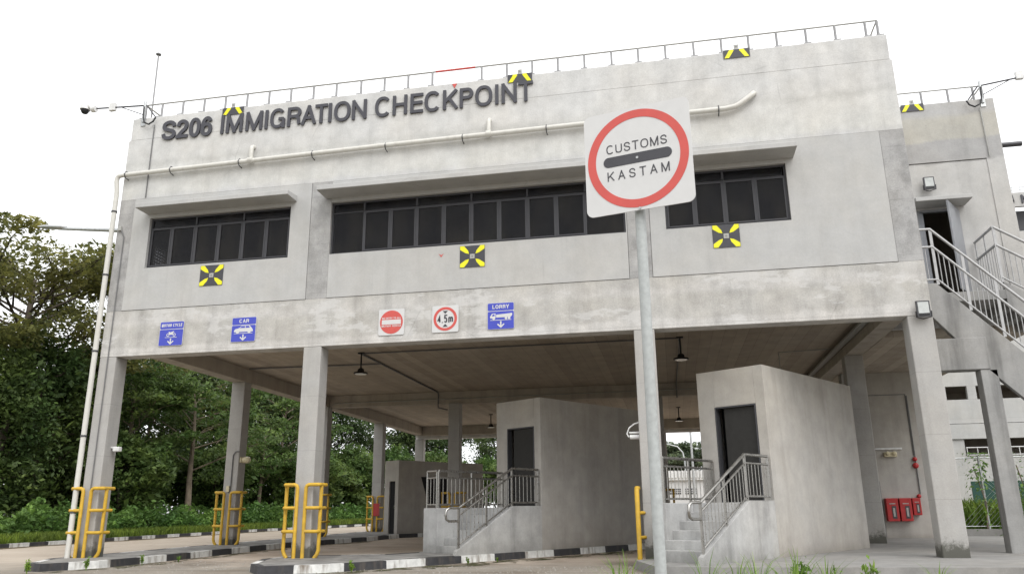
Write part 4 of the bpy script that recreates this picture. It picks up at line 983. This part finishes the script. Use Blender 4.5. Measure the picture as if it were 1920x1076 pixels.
m = MB(); m.box(41.6, 60, 50, 50.3, 24.5, 25.7); m.box(41.6, 60, 50, 50.3, 20, 22.4); m.box(41.6, 42.25, 50, 50.3, 22.4, 24.5); m.box(41.6, 60, 50.3, 62, 19.9, 20.2); m.box(41.6, 41.9, 50.3, 62, 0, 25.7); m.box(41.6, 60, 50.2, 50.3, 0, 20)
m.build('wall', M_PLASTER, FT); m = MB(); m.box(42.25, 60, 51.2, 51.3, 22.4, 24.5); m.build('window', M_DARKG, FT)
m = MB(); write(m, '4 NEE', wallmap(41.9, 24.75, 50), 0, 2.6, 0, .7, .02, .1, .18); m.build('lettering', M_LETTER, FT)
m = MB(); m.tube([(41.6, 50.1, 26.2), (60, 50.1, 26.2)], .03, 6); m.tube([(41.6, 50.1, 25.95), (60, 50.1, 25.95)], .03, 6)
for i in range(14): m.tube([(41.7+i*.6, 50.1, 25.7), (41.7+i*.6, 50.1, 26.2)], .025, 6)
m.build('railing', M_STEEL, FT)
WA = thing('white_annex', 'low white annex with vent blocks seen through the lanes right of the post', 'building', (15, 60, 0))
m = MB(); m.box(11, 19, 60, 60.3, .3, 3.75); m.box(11, 11.3, 60.3, 66, .3, 3.75); m.box(18.7, 19, 60.3, 66, .3, 3.75); m.build('wall', M_SIGNW, WA)
m = MB()
for i in range(28): m.box(10.8+i*.3, 11.0+i*.3, 59.6, 66, 3.95+.0, 4.6)
m.box(10.8, 19.2, 59.7, 66, 3.75, 4.55); m.build('roof', M_WHITE, WA)
for x0 in (13.3, 14.7, 16.6):
    m = MB(); m.box(x0, x0+1.0, 59.97, 60, 2.5, 3.0); v = m.build('vent_block', M_DARKG, WA)
    m = MB(); m.box(x0, x0+1.0, 59.94, 59.97, 2.64, 2.69); m.box(x0, x0+1.0, 59.94, 59.97, 2.8, 2.85)
    for i in range(1, 6): m.box(x0+i/6-.02, x0+i/6+.02, 59.945, 59.968, 2.5, 3.0)
    m.build('vent_bars', M_SIGNW, v)
T = thing('lamp_post', 'straight grey lamp post standing before the white annex', 'lamp post', (15.6, 58, .3))
m = MB(); m.tube([(15.5, 58, .3), (15.45, 58, 11)], [.13, .08], 10); m.build('pole', M_STEEL, T)
m = MB(); m.box(15.2, 15.7, 57.8, 58.1, 10.95, 11.1); m.build('lamp_head', M_STEEL, T)
T = thing('lamp_post', 'lamp post with a curved arm beyond the white annex', 'lamp post', (14.95, 68, .3))
m = MB(); m.tube([(15.0, 68, .3), (14.95, 68, 6.0), (14.8, 68, 6.8), (14.3, 68, 7.4), (13.2, 68, 7.7)], [.1, .08, .07, .06, .05], 8); m.build('pole', M_STEEL, T)
m = MB(); m.box(12.7, 13.3, 67.9, 68.1, 7.66, 7.76); m.build('lamp_head', M_STEEL, T)
# wire fence right
FN = thing('mesh_fence', 'green wire mesh fence with creepers on a low kerb at the right', 'fence', (23.5, 11, .2))
m = MB(); m.box(22.1, 30, 10.9, 11.1, .1, .42); m.build('plinth', M_APRON, FN)
for x in (22.3, 23.1, 24.9, 26.7): q = MB(); q.tube([(x, 11, .4), (x, 11, 2.62)], .04, 8); q.build('post', M_STEEL, FN)
m = MB(); m.tube([(22.3, 11, 2.56), (30, 11, 2.62)], .022, 6); m.tube([(22.3, 11, .5), (30, 11, .5)], .015, 6); m.build('rail', M_STEEL, FN)
m = MB()
for i in range(56):
    x = 22.3+i*.14
    for s_ in (-1, 1):
        xa, xb = (x, x+2.05*s_)
        if 22.3 <= xb <= 30: m.tube([(xa, 11, .5), (xb, 11, 2.55)], .004, 4, False)
m.build('wire_mesh', M_STEEL, FN)

# ------------------------------------------------------------------ vegetation
rng = np.random.default_rng(7)
def leaf_object(name, C, size, mat, parent=None, upbias=.5, ratio=.45, seed=1, origin=(0, 0, 0)):
    r = np.random.default_rng(seed); n = len(C)
    nor = r.normal(size=(n, 3)); nor[:, 2] = np.abs(nor[:, 2])+upbias; nor /= np.linalg.norm(nor, axis=1)[:, None]
    d = r.normal(size=(n, 3)); d -= nor*(d*nor).sum(1)[:, None]; d /= np.linalg.norm(d, axis=1)[:, None]
    e = np.cross(nor, d); sz = (size*np.exp(r.normal(size=n)*.35))[:, None] if np.isscalar(size) else size[:, None]
    bend = nor*sz*.12
    V = np.stack([C-d*sz*.5, C+e*sz*ratio*.5-bend*.2+d*sz*.05, C+d*sz*.5-bend, C-e*sz*ratio*.5-bend*.2+d*sz*.05], 1).reshape(-1, 3)-np.array(origin)
    me = bpy.data.meshes.new(name); me.vertices.add(4*n); me.vertices.foreach_set('co', V.ravel().astype(np.float32))
    me.loops.add(4*n); me.loops.foreach_set('vertex_index', np.arange(4*n, dtype=np.int32))
    me.polygons.add(n); me.polygons.foreach_set('loop_start', np.arange(0, 4*n, 4, dtype=np.int32))
    try: me.polygons.foreach_set('loop_total', np.full(n, 4, dtype=np.int32))
    except Exception: pass
    me.materials.append(mat); me.update(calc_edges=True); me.validate()
    o = bpy.data.objects.new(name, me); COL.objects.link(o)
    if parent is not None: o.parent = parent
    else: o.location = origin
    return o

def tree(name, label, seed, h, tr, cb, rad, flat, nl, per, leaf, lmat, bmat, clump=1.3, cflat=.5, shape='layer', group='trees of the wood beyond the grass verge'):
    """trunk with limbs, a crown of leaf clumps at the limb ends; origin at the foot"""
    r = np.random.default_rng(seed); T = thing(name, label, 'tree', (0, 0, 0), group)
    mb = MB(); lean = r.normal(size=2)*.04*h
    tt = np.linspace(0, 1, 7); th = h*(.78 if shape != 'column' else .95)
    tp = [Vector((lean[0]*t*t+.12*math.sin(5*t+seed), lean[1]*t*t+.1*math.cos(4*t+seed), th*t)) for t in tt]
    mb.tube(tp, [tr*(1-.75*t) for t in tt], 8)
    ends = []
    for i in range(nl):
        t = cb+(1-cb)*((i+.5)/nl)**.8; t = min(t, .98); k = min(int(t*6), 5); p = tp[k].lerp(tp[k+1], t*6-k)
        a = i*2.4+r.normal()*.35
        prof = {'layer': .55+.45*math.sin(math.pi*min(1, (t-cb)/(1-cb)*.75+.25)), 'oval': math.sin(math.pi*min(1, .22+.75*(t-cb)/(1-cb))), 'column': .55+.45*math.sin(math.pi*(t-cb)/(1-cb+.01))}[shape]
        L = rad*prof*(.65+.5*r.random())
        rise = L*(.35 if shape == 'layer' else .45)*(.6+.8*r.random())*(1 if shape != 'column' else .2)
        q = p+Vector((math.cos(a)*L, math.sin(a)*L, rise)); mid = p.lerp(q, .5)+Vector((r.normal()*.1*L, r.normal()*.1*L, L*.06))
        mb.tube([p, mid, q], [tr*.34*(1-.6*t), tr*.2*(1-.5*t), .02], 5)
        ends.append(q); ends.append(mid.lerp(q, .5))
        for j in range(3):
            b = a+r.normal()*.9; s0 = p.lerp(q, .35+.2*j); s1 = s0+Vector((math.cos(b)*L*.42, math.sin(b)*L*.42, L*.12*r.random()+.05*h*r.random()))
            mb.tube([s0, s0.lerp(s1, .5)+Vector((0, 0, .05*L)), s1], [tr*.12, tr*.08, .012], 4); ends.append(s1)
    ends.append(tp[-1]+Vector((0, 0, h*.1)))
    mb.build('trunk', bmat, T)
    Cs = []
    for e in ends:
        n = int(per*(.5+r.random())); c = clump*(.6+.7*r.random())
        v = r.normal(size=(n, 3)); v /= np.linalg.norm(v, axis=1)[:, None]; rr = r.random(n)**.45
        v *= rr[:, None]*np.array([c*1.15, c*1.15, c*cflat]); v[:, 2] -= .12*c*(v[:, 0]**2+v[:, 1]**2)/(c*c)
        Cs.append(v+np.array(e)[None, :]+r.normal(size=(1, 3))*.15)
    leaf_object('crown', np.concatenate(Cs), leaf, lmat, T, .9 if shape == 'layer' else .4, .5, seed)
    return T
def put(o, x, y, s=1, rz=0, z=None, label=None):
    o.location = (x, y, ground_z(y)+.08 if z is None else z); o.scale = (s, s, s); o.rotation_euler = (0, 0, rz)
    if label: o['label'] = label
    return o
def again(src, x, y, s, rz, label): return put(copy_tree(src), x, y, s, rz, None, label)

tA = tree('rain_tree', 'wide olive crowned rain tree at the left edge, tallest of the wood', 11, 15.8, .42, .56, 6.8, .4, 30, 190, .23, M_LFA, M_BARKD, 1.4, .36)
put(tA, -16.6, 14.8, .99, .3)
tB = tree('broadleaf_tree', 'x', 21, 15.0, .26, .22, 3.9, .6, 22, 120, .26, M_LFB, M_BARKD, 1.15, .6, 'oval')
tC = tree('vine_covered_tree', 'x', 31, 8.8, .3, .04, 1.7, 1, 20, 150, .22, M_LFC, M_BARKD, .95, 1.0, 'column')
tD = tree('slender_tree', 'x', 41, 10.2, .2, .36, 3.7, .5, 15, 110, .22, M_LFD, M_BARK, 1.05, .28, 'layer')
tE = tree('bushy_tree', 'x', 51, 6.0, .14, .12, 2.3, .7, 14, 150, .26, M_LFD, M_BARKD, .95, .6, 'oval')
tF = tree('rain_tree', 'x', 61, 14.0, .3, .42, 5.2, .4, 17, 125, .25, M_LFA, M_BARKD, 1.35, .4)
put(tC, -14.6, 14.6, 1.0, 1, None, 'dark tree wrapped in creepers, left of the building corner')
again(tC, -14.2, 12.4, .85, 3, 'creeper wrapped tree at the left edge of the photo')
again(tC, -15.2, 17.3, .95, 4.2, 'creeper wrapped tree just left of the corner rain pipe')
put(tD, -12.9, 24.6, 1.0, .5, None, 'slender tree with a pale forked trunk and bright leaves between the first two columns')
again(tD, -15.5, 22.6, 1.02, 2.2, 'bright leaved slender tree right of the front left column')
again(tD, -15.0, 38.5, 1.1, 4.0, 'bright leaved slender tree right of the second left column')
again(tD, -13.5, 33.5, .8, 5.5, 'smaller slender tree half hidden behind the second left column')
put(tF, -21.5, 31, 1.0, 1.0, None, 'olive crowned tree standing behind the pale trunk')
again(tF, -26, 12.5, .62, 2.5, 'olive crowned tree deep in the wood at the left edge')
again(tF, -22, 42, 1.0, .2, 'olive crowned tree seen behind the front middle column')
put(tB, -19.5, 23.0, .85, 0, None, 'dark broadleaf tree seen beside the front left column')
BACK = 'dark broadleaf tree in the back rows of the wood'
for x, y, s, rz in ((-19, 29, .8, 1), (-20, 34.5, 1.0, 2), (-17.5, 45, .95, 3), (-17, 52, .9, 4), (-15, 59, .95, 5), (-9.5, 62, .9, 1.5), (-3.5, 63, .75, 2.5), (-22, 55, 1.05, .4), (-28, 36, 1.0, 1.9), (-12, 66, 1.0, 3.3), (-19, 39.5, .9, .6)):
    again(tB, x, y, s, rz, BACK)
put(tE, -13.6, 19.5, .9, 0, None, 'bushy tree at the wood edge beside the corner column guard')
for x, y, s, rz, lb in ((-15.2, 22.0, .7, 1, 'bushy tree at the wood edge left of the pale trunk'), (-14.6, 29.5, .9, 2, 'bushy tree at the wood edge left of the second left column'), (-13.8, 35.5, 1.0, 3, 'bushy tree at the wood edge right of the second left column'), (-13.5, 41, 1.0, 4, 'bushy tree at the wood edge left of the front middle column'), (-12.8, 48, 1.15, 5, 'bushy tree at the wood edge right of the front middle column'),
                        (-11.5, 54.5, 1.2, .7, 'bushy tree at the wood edge left of the far left column'), (-8.5, 57, 1.15, 1.7, 'bushy tree seen between the far left columns'), (-4, 58.5, 1.05, 2.7, 'bushy tree seen above the low booth'), (.5, 60, 1.0, 3.7, 'bushy tree seen left of the middle column above the low booth'), (4.0, 61, 1.0, 4.7, 'bushy tree seen beside the left raised booth')):
    again(tE, x, y, s, rz, lb)
for x, y, s, rz in ((-18.5, 24, 1.0, 2), (-18, 27.5, .95, 4), (-18.5, 31.5, 1.05, 1), (-17.5, 21.5, .95, 3), (-18.5, 37, 1.05, 5), (-17, 43.5, 1.05, .4), (-16, 50, 1.1, 1.4), (-10, 63, 1.1, 2.4), (-2, 65, 1.1, 3.4), (-18, 18.5, 1.0, 2.8)):
    again(tE, x, y, s, rz, 'low bushy tree filling the gaps between the trunks of the wood')
tG = tree('rain_tree', 'pale green rain tree far beyond the white annex', 71, 11, .3, .45, 7, .4, 18, 330, .36, M_LFE, M_BARKD, 1.7, .4, 'layer', 'far trees beyond the annex')
put(tG, 12.2, 88, .85, 0)
for x, y, s, rz, lb in ((19.5, 86, .82, 2, 'pale far tree right of the straight lamp post'), (26, 92, .9, 3, 'pale far tree hidden mostly behind the right booth'), (7.5, 84, .8, 4, 'pale far tree behind the left raised booth')): again(tG, x, y, s, rz, lb)

# grass, undergrowth: stuff
def blades(name, n, xf, yf, hmin, hmax, mat, seed, zoff=.1, wid=.012):
    r = np.random.default_rng(seed); y = yf(r, n); x = xf(r, n, y); z = .0065*np.clip(y, 0, 60)+zoff
    h = hmin+(hmax-hmin)*r.random(n); a = r.random(n)*6.28; w = wid*(1+h*2); lx, ly = r.normal(size=n)*h*.35, r.normal(size=n)*h*.35
    p = np.stack([x, y, z], 1); d = np.stack([np.cos(a)*w, np.sin(a)*w, np.zeros(n)], 1); t = np.stack([x+lx, y+ly, z+h], 1); m = np.stack([x+lx*.35, y+ly*.35, z+h*.6], 1)
    V = np.stack([p-d, p+d, m+d*.7, t, m-d*.7], 1).reshape(-1, 3)
    me = bpy.data.meshes.new(name); me.from_pydata(V.tolist(), [], [tuple(range(5*i, 5*i+5)) for i in range(n)]); me.materials.append(mat); me.update()
    o = bpy.data.objects.new(name, me); COL.objects.link(o); return o
tag(blades('verge_grass', 26000, lambda r, n, y: -9.15-np.where(y > 25, (25-y)*.0, 0)-2.2*r.random(n)**1.1, lambda r, n: 4+44*r.random(n)**1.3, .12, .4, M_GRASS, 3), 'short green grass on the verge behind the striped kerb', 'grass', None, 'stuff')
ru = np.random.default_rng(5); n = 60000
yy = 3+60*ru.random(n)**1.15; xx = -10.7-4.4*ru.random(n)**1.0
hb = .55+.75*(.5+.5*np.sin(yy*1.7+1.3*np.sin(xx*2.1)))*(.5+.5*np.sin(yy*.63+2))+.35*np.clip((-10.7-xx)/3, 0, 1)
cl = ru.random((420, 3))*np.array([4.6, 62, 1])+np.array([-15.2, 2, 0]); near = np.zeros(n)
for cx_, cy_, ch_ in cl: near = np.maximum(near, (.2+1.1*ch_)*np.exp(-((xx-cx_)**2+(yy-cy_)**2)/(.08+.22*ch_)))
hb = .35+.45*hb*.8+near*.75
zz = .0065*np.clip(yy, 0, 60)+.1+hb*(1-ru.random(n)**2.0*.85)
yb = 52+10*ru.random(14000); xb = -11+24*ru.random(14000); zb = .4+1.0*ru.random(14000)
U = np.concatenate([np.stack([xx, yy, zz], 1), np.stack([xb, yb+2, zb], 1)])
tag(leaf_object('undergrowth', U, .2, M_UNDER, None, .5, .42, 9), 'bright green undergrowth along the foot of the wood', 'undergrowth', None, 'stuff')
# weeds: individual plants
def weed(x, y, h, seed, label, kind='grass', z0=0.0):
    r = np.random.default_rng(seed); T = thing('weed' if kind == 'leaf' else 'grass_tuft', label, 'plant', (x, y, z0), 'weeds along the kerbs')
    mb = MB()
    if kind == 'grass':
        for i in range(30):
            a = r.random()*6.28; sp = h*(.1+.45*r.random()); hh = h*(.45+.55*r.random()**.7); w = .007+.007*r.random()
            P = [Vector((x+math.cos(a)*sp*t*t, y+math.sin(a)*sp*t*t, z0+hh*(t-.25*t**3))) for t in (0, .35, .7, 1)]
            q = Vector((-math.sin(a), math.cos(a), 0)); vs = []
            for j, p in enumerate(P): ww = w*(1-j/3.2); vs += [p-q*ww, p+q*ww]
            mb.add(vs, [(2*j, 2*j+1, 2*j+3, 2*j+2) for j in range(3)])
        mb.build('blades', M_WEED, T)
    else:
        st = []
        for i in range(4):
            a = r.random()*6.28; hh = h*(.6+.4*r.random()); e = Vector((x+math.cos(a)*h*.25*r.random(), y+math.sin(a)*h*.25*r.random(), z0+hh)); mb.tube([(x, y, z0), e], .006, 5)
            st.append(e)
        mb.build('stem', M_WEED, T); Cc = []
        for e in st:
            k = 26; tt = .35+.65*r.random(k); Cc.append(np.array((x, y, z0))+(np.array(e)-np.array((x, y, z0)))*tt[:, None]+r.normal(size=(k, 3))*.055*h)
        leaf_object('leaves', np.concatenate(Cc), .085*h+.03, M_WEED, T, .6, .34, seed, (x, y, z0))
WD = [(13.15, -9.2, .95, 'grass', 'grass tuft at the foot of the customs sign post, on its left'), (13.85, -9.0, .98, 'grass', 'first grass tuft right of the sign post foot'), (14.15, -8.6, .9, 'grass', 'tall grass tuft below the stair of the right booth'), (14.75, -8.2, .98, 'grass', 'tallest grass tuft with long bent blades before the right booth'), (14.9, -7.4, .56, 'leaf', 'leafy weed in the clump before the right booth wall'), (15.2, -7.6, .5, 'leaf', 'leafy weed at the right of the clump before the right booth'), (15.75, -6.6, .66, 'leaf', 'single upright weed before the bare apron'), (14.6, -8.8, .92, 'grass', 'grass tuft beside the tallest one before the right booth'),
      (19.2, -3.2, .3, 'leaf', 'dried weed at the foot of the right column'),
      (13.0, -8.2, .9, 'grass', 'leaning grass tuft left of the sign post, behind the shorter one'), (14.45, -7.2, .85, 'grass', 'grass tuft behind the others, close to the right booth stair'), (15.05, -8.0, .84, 'grass', 'grass tuft among the leafy weeds before the right booth'), (16.6, -6.2, .6, 'grass', 'low grass tuft at the right end of the weeds before the apron')]
for i, (x, y, h, k, lb) in enumerate(WD): weed(x, y, h, 100+i, lb, k)
for i, (x, y, h, k, lb) in enumerate(((.45, -2.75, .3, 'leaf', 'leafy weed at the tip of the left island nose'), (1.2, -2.7, .28, 'leaf', 'leafy weed below the black kerb of the left island nose'), (1.75, -1.75, .26, 'leaf', 'leafy weed below the white kerb near the left column guard'), (2.0, -.3, .24, 'leaf', 'leafy weed by the kerb right of the left column guard'), (2.1, .9, .22, 'grass', 'grass tuft by the kerb right of the left column'), (7.55, -1.9, .22, 'leaf', 'leafy weed below the striped kerb of the lane island'), (9.2, .5, .16, 'leaf', 'leafy weed by the kerb before the left booth stair'), (9.7, 1.2, .15, 'grass', 'grass tuft by the kerb before the left booth stair'))): weed(x, y, h, 200+i, lb, k)
# creepers on the fence
for i, (x, y, w, lb) in enumerate(((23.0, 10.95, .5, 'creeper on the wire fence post'), (24.1, 10.6, .75, 'bushy creeper at the foot of the fence beside the stair column'))):
    r = np.random.default_rng(300+i); k = 900 if i else 220; v = r.normal(size=(k, 3))*np.array([w*.5, .15, .55 if i else .7]); v[:, 2] = v[:, 2]+(1.1 if i else 2.0)
    T = thing('creeper', lb, 'plant', (x, y, .2), 'creepers on the fence'); mb = MB(); mb.tube([(x, y, .2), (x+.1, y, 1.2), (x-.1, y, 2.3)], .02, 5); mb.build('stem', M_BARK, T)
    v[:, 2] = np.clip(v[:, 2], .15, 2.7); leaf_object('leaves', v+np.array([x, y, 0]), .11, M_UNDER, T, .4, .5, 300+i, (x, y, .2))
tag(blades('rough_grass', 4000, lambda r, n, y: 22.4+7*r.random(n), lambda r, n: 11.3+9*r.random(n), .5, 1.3, M_GRASS, 17, .05, .02), 'tall rough grass behind the wire fence', 'grass', None, 'stuff')
# loose gravel: stuff
r = np.random.default_rng(8); mb = MB()
for i in range(2600):
    x, y = 4.5+10*r.random(), -3.4+3.2*r.random()**.8
    if i % 3 == 0: x, y = 1.8+5*r.random(), -2.6+4*r.random()
    s = .006+.016*r.random()**3; z = ground_z(y)
    if (x-6.2)*.832-(y+2.6)*.555 < .15 and x > 4.6 and y > -2.9: continue
    a = r.random(5)*.6+.7
    mb.add([(x-s*a[0], y, z), (x, y-s*a[1], z), (x+s*a[2], y, z), (x, y+s*a[3], z), (x+s*.2, y, z+s*a[4])], [(0, 1, 4), (1, 2, 4), (2, 3, 4), (3, 0, 4)])
tag(mb.build('gravel', plain('stone_grey', (.25, .235, .21), .9, var=.3, scale=30)), 'loose grey gravel strewn before the lane islands', 'gravel', None, 'stuff')

for o in bpy.data.objects:
    if '_loc' in o: del o['_loc']
